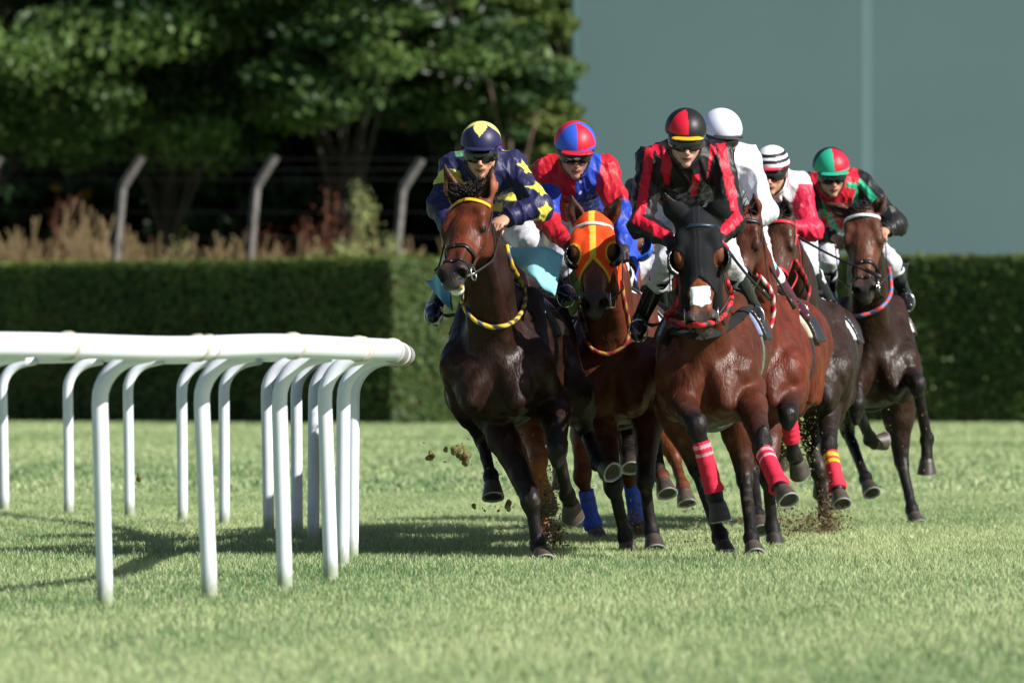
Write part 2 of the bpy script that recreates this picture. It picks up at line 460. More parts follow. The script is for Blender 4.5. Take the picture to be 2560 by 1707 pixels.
# ---- hedges: two long clipped blocks running obliquely, near end of the left one catches the sun
def hedge(name, A, B, depth, H, label, n, corewidth=.12):
    A = np.array(A, float); B = np.array(B, float)
    t = nrm(np.append(B - A, 0))[:2]; nn = np.array([t[1], -t[0]])           # faces the camera
    if nn[1] > 0: nn = -nn
    L = np.linalg.norm(B - A)
    # core block, sunk inside the leaves, slightly lumpy
    nx_, nz_ = int(L/.25), 14
    vs = []; fs = []
    def grid(o, du, dv, nu, nv):
        b0 = len(vs)
        for i in range(nu+1):
            for j in range(nv+1):
                p = o + du*i/nu + dv*j/nv
                vs.append(p)
        for i in range(nu):
            for j in range(nv):
                a = b0 + i*(nv+1) + j; fs.append((a, a+nv+1, a+nv+2, a+1))
    t3 = np.append(t, 0); n3 = np.append(nn, 0); o = np.append(A, 0)
    up = V(0, 0, H - .1)
    i_ = .1
    grid(o - n3*i_ + t3*i_, t3*(L-.2), up, 24, 6)
    grid(o - n3*depth + t3*i_, t3*(L-.2), up, 24, 6)
    grid(o - n3*i_ + t3*i_ + up, t3*(L-.2), -n3*(depth-.1), 24, 3)
    grid(o - n3*i_ + t3*i_, -n3*(depth-.1), up, 3, 6)
    grid(o - n3*i_ + t3*(L-.1), -n3*(depth-.1), up, 3, 6)
    T = Thing(name, (A[0], A[1], 0), label, 'hedge')
    T.part('branch_core', (np.array(vs), fs), mat('hedge_core', (.012, .022, .008), .9, spec=.05), smooth=False)
    # leaves on faces
    def face(o, u, v, k, nn_):
        a = rng.random(k); b = rng.random(k)
        p = o + u*a[:, None] + v*b[:, None]
        lum = lownoise(a*np.linalg.norm(u), b*np.linalg.norm(v), 2.5, 21)
        return p + nn_*(rng.normal(0, .035, k) + .05*lum)[:, None], lum
    fsn = [(o, t3*L, V(0, 0, H), n, n3), (o + V(0, 0, H), t3*L, -n3*depth, int(n*.45), V(0, 0, 1)),
           (o + t3*L, -n3*depth, V(0, 0, H), int(n*min(.5, depth/L)+3000), t3), (o, -n3*depth, V(0, 0, H), int(n*.1), -t3)]
    cs = []; cl = []; nbs = []
    for f_ in fsn:
        p, lum = face(*f_); cs.append(p); nbs.append(np.tile(f_[4], (len(p), 1)))
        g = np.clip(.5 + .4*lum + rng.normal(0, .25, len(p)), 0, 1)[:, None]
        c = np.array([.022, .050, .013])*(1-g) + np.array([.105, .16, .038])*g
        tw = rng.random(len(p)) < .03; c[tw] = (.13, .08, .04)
        if f_[4][2] > .5: c = c*np.array([1.7, 1.5, 1.3])      # sunlit strip along the clipped top, painted into the leaf colour
        cl.append(c)
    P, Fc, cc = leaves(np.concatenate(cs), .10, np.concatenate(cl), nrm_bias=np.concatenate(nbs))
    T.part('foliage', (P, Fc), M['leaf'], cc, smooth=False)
hy = lambda px, D: (px - CX)*D/F
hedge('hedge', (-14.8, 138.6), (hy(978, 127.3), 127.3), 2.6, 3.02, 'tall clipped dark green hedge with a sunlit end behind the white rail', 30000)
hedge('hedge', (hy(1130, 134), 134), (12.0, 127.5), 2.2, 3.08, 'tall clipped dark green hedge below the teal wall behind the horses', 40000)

# ---- big teal wall behind
def wall():
    m = bpy.data.materials.new('teal_wall'); m.use_nodes = True; t = m.node_tree; b = t.nodes['Principled BSDF']
    b.inputs['Roughness'].default_value = .75
    tc = t.nodes.new('ShaderNodeTexCoord'); wv = t.nodes.new('ShaderNodeTexWave'); wv.bands_direction = 'Z'
    wv.inputs['Scale'].default_value = 3.2; wv.inputs['Distortion'].default_value = .0
    t.links.new(tc.outputs['Object'], wv.inputs['Vector'])
    n = t.nodes.new('ShaderNodeTexNoise'); n.inputs['Scale'].default_value = .35; n.inputs['Detail'].default_value = 7
    t.links.new(tc.outputs['Object'], n.inputs['Vector'])
    mr = t.nodes.new('ShaderNodeMix'); mr.data_type = 'FLOAT'; mr.inputs[0].default_value = .25
    t.links.new(n.outputs['Fac'], mr.inputs[2]); t.links.new(wv.outputs['Fac'], mr.inputs[3])
    r = t.nodes.new('ShaderNodeValToRGB'); e = r.color_ramp.elements
    e[0].position = .25; e[0].color = (.070, .125, .135, 1); e[1].position = .75; e[1].color = (.081, .143, .154, 1)
    t.links.new(mr.outputs[0], r.inputs[0]); t.links.new(r.outputs[0], b.inputs['Base Color'])
    D = 150.; x0 = hy(1440, D); xs = hy(2152, D); x1 = 22.; H = 16.
    def bx(x0, x1, y0, y1, z0, z1):
        vs = [(x, y, z) for x in (x0, x1) for y in (y0, y1) for z in (z0, z1)]
        return vs, [(0, 1, 3, 2), (4, 6, 7, 5), (0, 4, 5, 1), (2, 3, 7, 6), (1, 5, 7, 3), (0, 2, 6, 4)]
    T = Thing('building', (x0, D, 0), 'large plain teal clad building wall with one vertical seam at upper right', 'building')
    v, f = bx(x0, xs, D, D+9, 0, H); T.part('wall', (np.array(v), f), m, smooth=False)
    v, f = bx(xs, xs+.24, D-.006, D+8.9, 0, H-.05)
    T.part('seam_strip', (np.array(v), f), mat('seam', (.112, .185, .196), .6), smooth=False)
    v, f = bx(xs+.24, x1, D-.003, D+9.02, 0, H-.02); T.part('wall', (np.array(v), f), m, smooth=False)
    v, f = bx(x0-.05, x0+.02, D-.06, D+9.05, 0, H+.05)
    T.part('edge_trim', (np.array(v), f), mat('edge', (.09, .18, .175), .6), smooth=False)
wall()

# ---- fence of cranked concrete posts with wires
def fence():
    D = 137.; s = F/D
    conc = mat('old_concrete', (.13, .12, .115), .85, vary=.4, vscale=5, bump=.4, bscale=14)
    tops = [(0, 392), (355, 392), (690, 390), (1055, 398), (1420, 398), (-350, 392)]
    T = Thing('wire_fence', (hy(300, D), D, 0), 'weathered concrete post fence with cranked tops and wires beyond the left hedge', 'fence')
    for px, py in tops:
        x = hy(px, D); zt = 1 + (HZ - py)/s
        bx_ = x - 47/s*1.0; zb = zt - 76/s
        p0 = np.array([(bx_ - .45, D, 0), (bx_ - .02, D, zb - .05), (bx_ + .02, D, zb + .05), (x, D, zt)])
        T.part('post', tube(p0, .125, 4, rr=[.09, .085, .088, .082]), conc, smooth=False)
    wm = mat('wire', (.012, .012, .012), .9)
    x0 = hy(-360, D); x1 = hy(1430, D)
    for k in range(3):
        z = 1 + (HZ - 398 - k*26)/s; o = -k*24/s
        T.part('wire', tube([(x0 + o, D - .12, z), (x1 + o, D - .12, z)], .004, 5), wm)
    for z in (4.1, 3.6, 3.1, 2.6, 2.0):
        T.part('wire', tube([(x0 - .7, D - .12, z), (x1 - .6, D - .12, z)], .004, 5), wm)
fence()

# ---- weeds and dry grass behind the hedge
def weeds():
    specs = []
    D = 140.; s = F/D
    def tuft(n, xpx, spread, top, base, size, c0, c1, D=D):
        x = hy(xpx, D) + rng.normal(0, spread, n); z1 = 1 + (HZ - top)*D/F
        h = z1*np.sqrt(rng.random(n))*rng.uniform(.75, 1.08, n)
        return np.stack([x, D + rng.normal(0, .5, n), h], 1), size, c0, c1
    dry0, dry1 = np.array([.20, .135, .065]), np.array([.36, .27, .15])
    parts_ = []
    for xp, tp, nn_ in ((15, 600, 130), (60, 560, 150), (100, 620, 90), (195, 530, 230), (225, 545, 200), (250, 590, 130), (325, 590, 170), (365, 612, 150), (420, 632, 60), (560, 600, 80), (600, 622, 110), (650, 640, 50), (690, 620, 80), (740, 632, 80), (800, 640, 70), (920, 600, 90), (1000, 600, 80), (1040, 620, 70)):
        parts_.append(tuft(nn_, xp, .27, tp, 640, .13, dry0, dry1))
    for xp in range(-10, 1075, 30): parts_.append(tuft(70, xp, .30, rng.uniform(600, 630), 640, .13, dry0*.8, dry1*.8))
    vs = []; fs = []; cs = []; o = 0
    # long thin stems
    for c, size, c0, c1 in parts_:
        n = len(c); z = c[:, 2]
        lean = rng.normal(0, .12, (n, 2)); w_ = .014
        p0 = np.stack([c[:, 0] - lean[:, 0]*2, c[:, 1], np.maximum(z - 1.1, 0)], 1); p1 = c + np.stack([lean[:, 0], lean[:, 1], 0*z], 1)
        u = np.array([w_, 0, 0])
        P = np.stack([p0 - u, p0 + u, p1 + u*1.6, p1 - u*1.6], 1).reshape(-1, 3)
        fs.append(np.arange(n*4).reshape(n, 4) + o); o += n*4; vs.append(P)
        g = rng.random((n, 1)); cs.append(np.repeat(c0*(1-g) + c1*g, 4, 0))
    me = rawmesh('dry_grass', np.concatenate(vs), np.concatenate(fs), M['leaf'], np.concatenate(cs), smooth=False)
    ob = link('dry_grass', me); ob['kind'] = 'stuff'; ob['label'] = 'tall straw coloured dry grass between the hedge and the fence posts'; ob['category'] = 'dry grass'
    def shrub(name, px, D, h, wd, c0, c1, label, n, lsz=.11, stems=6):
        red = name.startswith('red'); stems = stems*3 if red else stems + 4; lsz = lsz*.8
        x = hy(px, D)
        T = Thing(name, (x, D, 0), label, 'shrub', group='shrubs along the wire fence')
        sv = []
        tips = []
        for k in range(stems):
            a = rng.uniform(-1, 1); b = rng.uniform(-.6, .6)
            pts = [(x + a*.1, D + b*.1, 0)]
            for q in np.linspace(.3, 1, 5): pts.append((x + a*wd*q + rng.normal(0, .05), D + b*wd*q, h*q*(1 - .25*abs(a))*(rng.uniform(.55, 1.1) if q > .9 else 1)))
            P = catmull(pts, 3); tips.append(P); sv.append(tube(P, .03, 5, rr=np.linspace(.035, .008, len(P))))
        T.part('stem', join(*sv), mat('shrub_stem', (.13, .05, .03), .8))
        n = int(n*(1.1 if red else 1.6)); idx = rng.integers(0, stems, n); cen = []
        for i in idx:
            P = tips[i]; j = int(len(P)*(.25 + .75*rng.random()**.7)) ; j = min(j, len(P)-1)
            cen.append(P[j] + rng.normal(0, 1, 3)*np.array([.09, .09, .16])*wd)
        cen = np.array(cen); g = rng.random((n, 1))
        P, Fc, cc = leaves(cen, lsz, c0*(1-g) + c1*g, squash=.6)
        T.part('foliage', (P, Fc), M['leaf'], cc, smooth=False)
    A = np.array
    red0, red1 = A([.10, .03, .015]), A([.21, .075, .04]); gr0, gr1 = A([.16, .21, .07]), A([.46, .47, .20])
    shrub('reddish_shrub', 150, 141, 4.9, .5, red0, red1, 'thin rust red shrub growing at the far left behind the fence', 900, .09, 5)
    shrub('reddish_shrub', 790, 141, 4.6, 1.1, red0, red1, 'rust red spreading shrub between the middle fence posts', 1700, .10, 7)
    shrub('reddish_shrub', 620, 142, 4.0, .9, red0, red1, 'dull red shrub just left of the central fence post', 1100, .10, 6)
    shrub('reddish_shrub', 400, 142, 3.4, 1.0, red0, red1, 'low brown red shrub right of the second fence post', 900, .10, 6)
    shrub('leafy_shrub', 895, 136, 4.3, .8, gr0, gr1, 'yellow green leafy shrub standing tallest left of the last fence post', 2600, .12, 9)
    shrub('leafy_shrub', 470, 138, 3.5, .7, gr0, gr1, 'small olive shrub between second and third fence posts', 900, .11, 6)
    shrub('leafy_shrub', 985, 138, 3.6, .5, gr0, gr1, 'small yellow green shrub touching the last fence post', 900, .11, 5)
    shrub('reddish_shrub', 1290, 143, 5.0, .5, red0, red1, 'rust red shrub rising behind the first two riders', 900, .10, 5)
weeds()

# ---- trees
def tree(px, D, H, R, zc, label, c0, c1, n, trunk_r=.22, lean=0., seed=1, lsz=.19, kind='broadleaf_tree', low=None, nclump=84, sparse=1., bark=(.022, .016, .013), cf=.2):
    r = np.random.default_rng(seed)
    x = hy(px, D)
    T = Thing(kind, (x, D, 0), label, 'tree', group='trees behind the wire fence')
    tr = [(x, D, 0), (x + lean*.3, D, H*.25), (x + lean*.6, D, H*.5), (x + lean, D, H*.8)]
    P = catmull(tr, 5); parts_ = [tube(P, .2, 9, rr=np.linspace(trunk_r, trunk_r*.3, len(P)))]
    cl = []
    for k in range(nclump):
        a = r.uniform(0, 2*math.pi); q = r.random()**.45; zz = r.uniform(-1, 1)
        rad = R*q*math.sqrt(max(0, 1 - zz*zz*.8))
        c = np.array([x + lean + rad*math.cos(a), D + rad*math.sin(a)*.8, zc + zz*(H - zc)])
        if low is not None and c[2] < low: c[2] = low + r.random()*.8
        cl.append((c, r.uniform(.5, 1.15)*R*cf))
    for k in range(0, nclump, 3):
        c = cl[k][0]; s0 = P[int(len(P)*r.uniform(.35, .9))]
        Q = catmull([s0, (s0 + c)/2 + V(0, 0, .3), c], 4)
        parts_.append(tube(Q, .05, 5, rr=np.linspace(trunk_r*.33, .02, len(Q))))
    T.part('trunk', join(*parts_), mat('bark', bark, .9, vary=.3))
    cen = []; cs = []
    for k_, (c, cr) in enumerate(cl):
        m_ = int(n*2.0/nclump*sparse); v = r.normal(size=(m_, 3)); v /= np.linalg.norm(v, axis=1)[:, None]
        v *= (cr*r.random(m_)**.5)[:, None]*np.array([1.5, 1.3, .6])
        cen.append(c + v)
        g = np.clip(r.random() + r.normal(0, .18, m_), 0, 1)[:, None]
        col = c0*(1-g) + c1*g
        ye = r.random(m_) < (.02 if k_ % 11 == 0 else .0); col[ye] = (.30, .17, .02)
        cs.append(col)
    P, Fc, cc = leaves(np.concatenate(cen), lsz, np.concatenate(cs))
    T.part('crown', (P, Fc), M['leaf'], cc, smooth=False)
A_ = np.array
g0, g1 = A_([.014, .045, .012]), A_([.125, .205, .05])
tree(-60, 146, 11, 4.6, 8.4, 'leafy green tree hanging its lit boughs over the left fence posts', g0, g1, 15000, seed=2, low=5.0)
tree(420, 148, 12, 4.8, 8.8, 'broad dark green tree behind the second and third fence posts', g0, g1, 17000, seed=3, low=5.6)
tree(860, 147, 12, 4.4, 9.0, 'broad green tree with drooping boughs above the fence at centre left', g0, g1, 17000, seed=4, low=6.4)
tree(1120, 150, 12, 1.6, 8.8, 'darker green tree with sky gaps in its top, left of the teal building', A_([.02, .05, .02]), A_([.06, .12, .04]), 7000, seed=5, low=5.0, nclump=40)
tree(1340, 147.6, 10.2, .86, 5.8, 'pale yellow green tree beside the teal building edge', A_([.10, .15, .035]), A_([.24, .29, .09]), 24000, seed=6, low=2.2, trunk_r=.12, lean=-.1, cf=.42)
tree(1275, 146, 8.0, 1.0, 7.0, 'slim tree with a bare pinkish trunk between the dark trees and the building', A_([.03, .07, .02]), A_([.08, .14, .05]), 1500, seed=7, low=5.9, trunk_r=.13, nclump=7, bark=(.12, .075, .06), cf=.4)
def wood():
    n = 56000; x = rng.uniform(-15, 2.4, n); top = 7.4 + 1.1*lownoise(x, x*0, 1.1, 44) + 3.2*(x > -.5)
    z = top*np.sqrt(rng.random(n)); y = 172 + rng.normal(0, 1.2, n)
    g = rng.random((n, 1)); P, Fc, cc = leaves(np.stack([x, y, z], 1), .5, A_([.008, .018, .008])*(1-g) + A_([.022, .046, .018])*g)
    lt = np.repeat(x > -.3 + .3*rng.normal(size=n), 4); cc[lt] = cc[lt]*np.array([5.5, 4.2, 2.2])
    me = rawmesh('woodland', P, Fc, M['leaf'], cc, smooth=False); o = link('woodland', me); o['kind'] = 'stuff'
    o['label'] = 'dark mass of woodland far behind the fence and trees'; o['category'] = 'woodland'
wood()
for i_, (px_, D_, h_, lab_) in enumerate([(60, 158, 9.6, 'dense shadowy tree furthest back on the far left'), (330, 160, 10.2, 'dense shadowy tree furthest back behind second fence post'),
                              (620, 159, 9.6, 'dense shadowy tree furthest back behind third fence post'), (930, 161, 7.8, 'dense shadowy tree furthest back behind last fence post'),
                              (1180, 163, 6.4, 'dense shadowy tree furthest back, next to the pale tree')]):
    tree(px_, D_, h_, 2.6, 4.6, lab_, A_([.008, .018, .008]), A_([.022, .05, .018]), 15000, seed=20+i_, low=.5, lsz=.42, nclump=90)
# ================================================================= HORSES
BLACK = (.011, .009, .009)
def mixc(a, b, t): return tuple(np.array(a)*(1-t) + np.array(b)*t)
def bvh_of(v, f): return BVHTree.FromPolygons([tuple(p) for p in v], [tuple(map(int, q)) for q in f])
def hoof_mesh(cor, toe, fwd, r0=.046, r1=.061, shoe=True, flat=False):
    toe = cor + nrm(toe - cor)*min(np.linalg.norm(toe - cor), .088)
    """horn capsule from coronet centre to sole centre, with a light shoe rim and a sunk sole"""
    a = nrm(toe - cor); L = max(np.linalg.norm(toe - cor), .075); sole = toe
    fw = nrm(np.asarray(fwd, float) - np.dot(fwd, a)*a); sd_ = np.cross(a, fw)
    prof = [(-.015, r0*.86), (0, r0), (.012, r0*1.03), (L*.55, (r0 + r1)/2*1.03), (L*.93, r1), (L, r1*1.01), (L+.002, r1*.86), (L-.012, r1*.72), (L-.015, .001)]
    seg = 20; vs = []; cs = []
    horn = np.array([.060, .046, .036])*rng.uniform(.45, 1.15); rim = np.array([.32, .32, .33])
    for i, (h, r) in enumerate(prof):
        for j in range(seg):
            th = 2*math.pi*j/seg; ex = 1.0 + .14*max(0, math.cos(th)); back = .86 if math.cos(th) < -.6 else 1
            p = cor + a*h + (fw*math.cos(th)*ex*back + sd_*math.sin(th))*r + fw*h*.16
            vs.append(p)
            cs.append(BLACK if i < 1 else horn*(1.5 if i == 1 else 1) if i < 4 else (horn if i == 4 else (rim if i in (5, 6) else (.03, .022, .016))))
    fs = []
    for i in range(len(prof)-1):
        for j in range(seg):
            fs.append((i*seg + j, (i+1)*seg + j, (i+1)*seg + (j+1) % seg, i*seg + (j+1) % seg))
    fs = [f[::-1] for f in fs]
    return (np.array(vs), fs), np.array(cs)

HW = [1.12]
def head_prims(f, o, fx, l, n, S, col, dark, neckcol=None):
    H = lambda a, b, c: o + (fx*a + l*b*HW[0] + n*c)*S
    ax = [fx, l, n]
    E = lambda c, r, k, cc, op=1: f.ell(H(*c), ax, (r[0]*S, r[1]*S*HW[0], r[2]*S), k, cc, op)
    light = mixc(col, (1, .6, .4), .04)
    E((.045, 0, -.065), (.075, .078, .075), .03, col)
    f.cap(H(.04, 0, -.075), H(.21, 0, -.082), .082*S, .088*S, .03, col, u=l, fu=1.16, fv=.9)
    f.cap(H(.2, 0, -.078), H(.36, 0, -.068), .083*S, .058*S, .03, col, u=l, fu=1.03, fv=.95)
    f.cap(H(.36, 0, -.068), H(.52, 0, -.062), .057*S, .044*S, .03, (col, dark), u=l, fu=1.03, fv=1)
    for s in (-1, 1):
        E((.195, .083*s, -.035), (.045, .024, .024), .018, col)           # brow
        E((.12, .068*s, -.03), (.045, .03, .03), .025, col)
        E((.165, .052*s, -.15), (.115, .034, .092), .03, mixc(col, dark, .15))      # jaw
        f.cap(H(.235, .076*s, -.088), H(.37, .056*s, -.09), .017*S, .010*S, .022, col)  # facial crest
        f.cap(H(.21, .096*s, -.058), H(.245, .09*s, -.075), .018*S, .012*S, .015, mixc(col, dark, .5))  # lower lid
        E((.535, .043*s, -.035), (.045, .026, .036), .018, dark)
        f.cap(H(.35, .03*s, -.03), H(.50, .028*s, -.018), .012*S, .012*S, .02, col)
        E((.225, .093*s, -.043), (.022, .012, .016), .01, (.02, .012, .01))     # eye bulge area
    f.cap(H(.2, 0, -.18), H(.50, 0, -.115), .042*S, .028*S, .035, (col, dark), u=l, fu=1.1, fv=1)
    E((.54, 0, -.06), (.058, .052, .056), .03, dark)
    E((.585, 0, -.075), (.030, .043, .032), .02, mixc(dark, (.16, .12, .11), .35))
    E((.565, 0, -.122), (.036, .032, .024), .014, mixc(dark, (.2, .17, .16), .3))
    for s in (-1, 1):
        E((.572, .047*s, -.03), (.036, .023, .030), .006, (.003, .002, .002), -1)
    E((.60, 0, -.104), (.028, .05, .0045), .006, (.01, .006, .006), -1)
    return H

def horse(name, label, sp, group='racehorses galloping in the pack'):
    D0, x0 = sp['D'], sp['x0']; yaw = math.radians(sp.get('yaw', 0)); hz = sp.get('hz', -.08)
    col, dark, leg = sp['col'], sp.get('dark', BLACK), sp.get('leg', BLACK)
    G0 = PX(x0, HZ, D0); G0[2] = 0
    b = V(math.sin(yaw), math.cos(yaw), 0); u = V(math.cos(yaw), -math.sin(yaw), 0)
    bw = sp.get('bw', 1.)
    pos = lambda t, x, z: G0 + b*t + u*x*bw + V(0, 0, z + hz)
    Q = lambda p: PX(p[0], p[1], D0 + p[2])
    f = Field()
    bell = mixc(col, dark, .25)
    ch = [(.10, 1.14, .215, .225), (.42, 1.20, .25, .28), (.85, 1.20, .275, .28), (1.15, 1.22, .27, .275), (1.42, 1.27, .275, .27), (1.62, 1.22, .21, .21)]
    for i in range(len(ch)-1):
        (t0, z0, w0, h0), (t1, z1, w1, h1) = ch[i], ch[i+1]
        f.cap(pos(t0, 0, z0), pos(t1, 0, z1), h0, h1, .08, col, u=u, fu=(w0/h0 + w1/h1)/2)
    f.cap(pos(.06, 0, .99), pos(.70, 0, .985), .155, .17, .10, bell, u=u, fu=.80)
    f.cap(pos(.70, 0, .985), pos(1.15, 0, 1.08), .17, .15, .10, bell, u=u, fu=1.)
    f.cap(pos(.3, 0, 1.48), pos(.75, 0, 1.44), .085, .07, .12, col)                 # withers
    for s in (-1, 1):
        f.ell(pos(-.055, .11*s, 1.01), [u, b, V(0, 0, 1)], (.098, .095, .155), .04, col)   # pectorals
        f.cap(pos(.36, .14*s, 1.46), pos(.03, .175*s, 1.13), .08, .10, .05, col)      # shoulder blade
        f.ell(pos(.30, .20*s, 1.06), [u, b, V(0, 0, 1)], (.085, .17, .16), .05, col)  # triceps
        f.cap(pos(.02, .18*s, 1.12), pos(.22, .18*s, .93), .095, .085, .05, col)
        f.ell(pos(1.2, .17*s, 1.40), [u, b, V(0, 0, 1)], (.1, .16, .1), .08, col)
        f.cap(pos(.12, .02*s, .93), pos(.28, .07*s, .91), .08, .08, .05, bell)
    f.cap(pos(-.20, 0, 1.12), pos(-.16, 0, .92), .030, .034, .05, mixc(col, dark, .5), op=-1)      # breast furrow
    for s in (-1, 1):
        el0 = pos(.30, .215*s, .98)
        for (t_, x_, z_, r_) in ((.62, .20, 1.34, .055), (.50, .21, 1.30, .05), (.36, .215, 1.30, .04)):
            f.cap(pos(t_, x_*s, z_), el0, .035, r_, .028, col)
        f.cap(pos(.05, .215*s, 1.20), pos(-.02, .17*s, 1.02), .05, .045, .03, col)
        f.cap(pos(-.10, .05*s, 1.12), pos(-.13, .12*s, .94), .035, .05, .03, col)
        f.cap(pos(.10, .12*s, 1.30), pos(-.03, .22*s, 1.08), .05, .04, .03, col)
        f.ell(pos(-.045, .205*s, 1.10), [u, b, V(0, 0, 1)], (.045, .04, .05), .03, col)
        for q_ in range(6):
            f.cap(pos(.66 + q_*.085, .255*s, 1.30), pos(.74 + q_*.09, .245*s, .95), .030, .030, .03, col)
    # neck
    hd = sp['head']; poll = Q(hd['poll']); muz = Q(hd['muz'])
    fx = nrm(muz - poll); Lh = np.linalg.norm(muz - poll); S = Lh/.60
    hy_ = math.radians(hd.get('yaw', 0)); nn = V(-math.sin(hy_), -math.cos(hy_), 0.)
    if hd.get('roll'):
        pass
    nn = nrm(nn - np.dot(nn, fx)*fx); l = nrm(np.cross(nn, fx))
    if l[0] < 0: l = -l
    thr = poll - nn*.10*S + fx*.05*S
    n0 = pos(.30, 0, 1.24); n0b = pos(.10, 0, 1.12)
    if 'nb' in sp: n0 = n0 + u*sp['nb']; n0b = n0b + u*sp['nb']
    mid = (n0 + thr)/2 + V(0, 0, .05); midv = (n0b + thr)/2 + V(0, -.0, .0)
    f.cap(n0, mid, .25, .175, .08, col, u=u, fu=.62)
    f.cap(mid, thr, .175, .115, .06, col, u=u, fu=.70)
    f.cap(n0b, midv, .17, .115, .06, col, u=u, fu=.9)
    f.cap(midv, poll + fx*.16*S - nn*.14*S, .115, .07, .05, col, u=u, fu=.95)
    for s in (-1, 1):      # strap muscles of the neck
        f.cap(poll + fx*.17*S - nn*.15*S + l*.05*s, n0b + u*.07*s + b*-.07 + V(0, 0, -.02), .036, .05, .028, col)
    H = head_prims(f, poll, fx, l, nn, S, hd.get('col', col), hd.get('dark', (.03, .022, .02)))
    # ears
    ears = []; ew = hd.get('earw', 1.)
    for s, tip in zip((-1, 1), hd['ears']):
        base = H(.005, .058*s, -.055); tp = Q((tip[0], tip[1], (poll[1] - D0) + hd.get('eard', .02)))
        ea = nrm(tp - base); el = nrm(l - np.dot(l, ea)*ea); en = np.cross(ea, el)
        if en[1] > 0: en = -en
        m1 = base + (tp - base)*.42 + el*.006*s; ec = hd.get('earcol', col)
        f.cap(base - ea*.03, m1, .036*S, .040*S*ew, .018, ec, u=el, fu=1, fv=.72, tag='ear')
        f.cap(m1, tp, .039*S*ew, .006, .012, (ec, dark), u=el, fu=1, fv=.7, tag='ear')
        f.cap(base + (tp - base)*.18 + en*.024, base + (tp - base)*.80 + en*.020, .026*S*ew, .006, .008, (.03, .014, .01), u=el, fu=1, fv=1, op=-1)
    # legs
    legs = sp['legs']; hoofs = []; bands = []
    for L in legs:
        s = L['s']
        if L['k'] == 'f':
            el, kn, ft, co, to = [Q(p) for p in L['p']]
            sh = pos(.06, .175*s, 1.10)
            f.cap(sh, el, .10, .088, .06, col, tag=None)
            mid_ = el + (kn - el)*.33
            f.cap(el, mid_, .088, .078, .04, col)
            f.cap(mid_, kn, .078, .043, .03, (col, mixc(col, leg, .95)))
            dv = nrm(kn - el)
            f.cap(el + V(0, -.06, 0) + u*.03*s, kn - dv*.05 + V(0, -.02, 0) + u*.012*s, .046, .026, .02, (col, mixc(col, leg, .9)))
            f.cap(el + u*-.045*s, kn - dv*.10 - u*.018*s, .040, .022, .02, (col, mixc(col, leg, .8)))
            f.ell(el + dv*.09 + V(.0, -.03, 0), [dv, u, np.cross(dv, u)], (.12, .055, .055), .04, col)
            f.cap(kn - dv*.07, kn + dv*.02, .044, .044, .03, leg)
            f.ell(kn + u*.028*s, [nrm(ft - kn), u, V(0, 1, 0)], (.03, .02, .03), .02, leg)
            f.ell(kn + nrm(ft - kn)*.015 + V(0, -.012, 0), [nrm(ft - kn), u, V(0, 1, 0)], (.068, .045, .042), .03, leg)
            fro = kn
        else:
            st, hk, ft, co, to = [Q(p) for p in L['p']]
            hip = pos(1.38, .14*s, 1.26)
            f.cap(hip, st, .195, .135, .09, col, u=u, fu=.75)
            f.cap(pos(1.6, .12*s, 1.15), st + (hk - st)*.3 + b*.05, .12, .085, .07, col)
            m_ = st + (hk - st)*.4
            f.cap(st, m_, .12, .088, .05, col)
            f.cap(m_, hk, .088, .046, .04, (col, mixc(col, leg, .9)))
            f.cap(hk + b*.035 + V(0, 0, .03), hk + nrm(ft - hk)*.03, .034, .044, .02, leg)
            kn = hk
        c = nrm(ft - kn); r = .0335
        f.cap(kn, ft, .036, r, .018, leg)
        back = nrm(np.cross(u, c)); back = back if np.dot(back, b) > 0 else -back
        f.cap(kn + back*.022 + c*.05, ft + back*.02, .024, .024, .014, leg)      # tendons
        f.ell(ft, [c, u, back], (.045, .043, .043), .02, leg)
        f.ell(ft + back*.028, [c, u, back], (.03, .032, .022), .015, leg)
        f.cap(ft, co, .035, .042, .02, L.get('past', leg))
        hoofs.append((co, to, L.get('fwd', -back if True else None)))
        if 'band' in L: bands.append((L, kn, ft, c, back))
    gy = sp.get('h', .0115)
    verts, faces = f.mesh(gy)
    cols = f.colors(verts, .011)
    N0 = normals(verts, faces)
    dn = .0050*noi(verts, 6, 5, 3.5, D0) + .0030*noi(verts, 15, 11, 8, D0)
    r2 = 1 - np.abs(noi(verts, 9, 9, 3.2, D0 + 5))*2
    dn += .0030*np.clip(r2, 0, 1)**4*(verts[:, 2] > .75)
    r3 = 1 - np.abs(noi(verts, 15, 15, 7, D0 + 15))*2.6
    dn += .0034*np.clip(r3, 0, 1)**5*(verts[:, 2] > .5)
    verts = verts + N0*dn[:, None]
    dust = np.clip(noi(verts, 22, 22, 22, D0 + 31) - .25, 0, 1)[:, None]*np.clip(1.3 - verts[:, 2:3], 0, 1)
    cols = cols + dust*np.array([.10, .07, .045])
    cols = cols*(1 + .30*noi(verts, 4, 4, 4, D0 + 9))[:, None]
    # white facial marks etc.
    for mk in sp.get('marks', []):
        cc = H(*mk[0]); d_ = np.linalg.norm((verts - cc)/np.array([1, 1, 1.]), axis=1); m_ = np.clip((mk[1] - d_)/.012, 0, 1)[:, None]
        cols = cols*(1 - m_) + np.array(mk[2])*m_
    org = V(G0[0], G0[1] + .8, 0)
    T = Thing(name, org, label, 'horse', group, verts, faces, M['coat'], cols)
    bv = bvh_of(verts, faces)
    T.bv = bv; T.H = H; T.fx, T.l, T.n, T.S = fx, l, nn, S; T.pos = pos; T.u, T.b = u, b; T.D0 = D0; T.field = f; T.sp = sp
    for (co, to, fw) in hoofs:
        (vf, cs) = hoof_mesh(co, to, fw); T.part('hoof', vf, M['hoof'], cs)
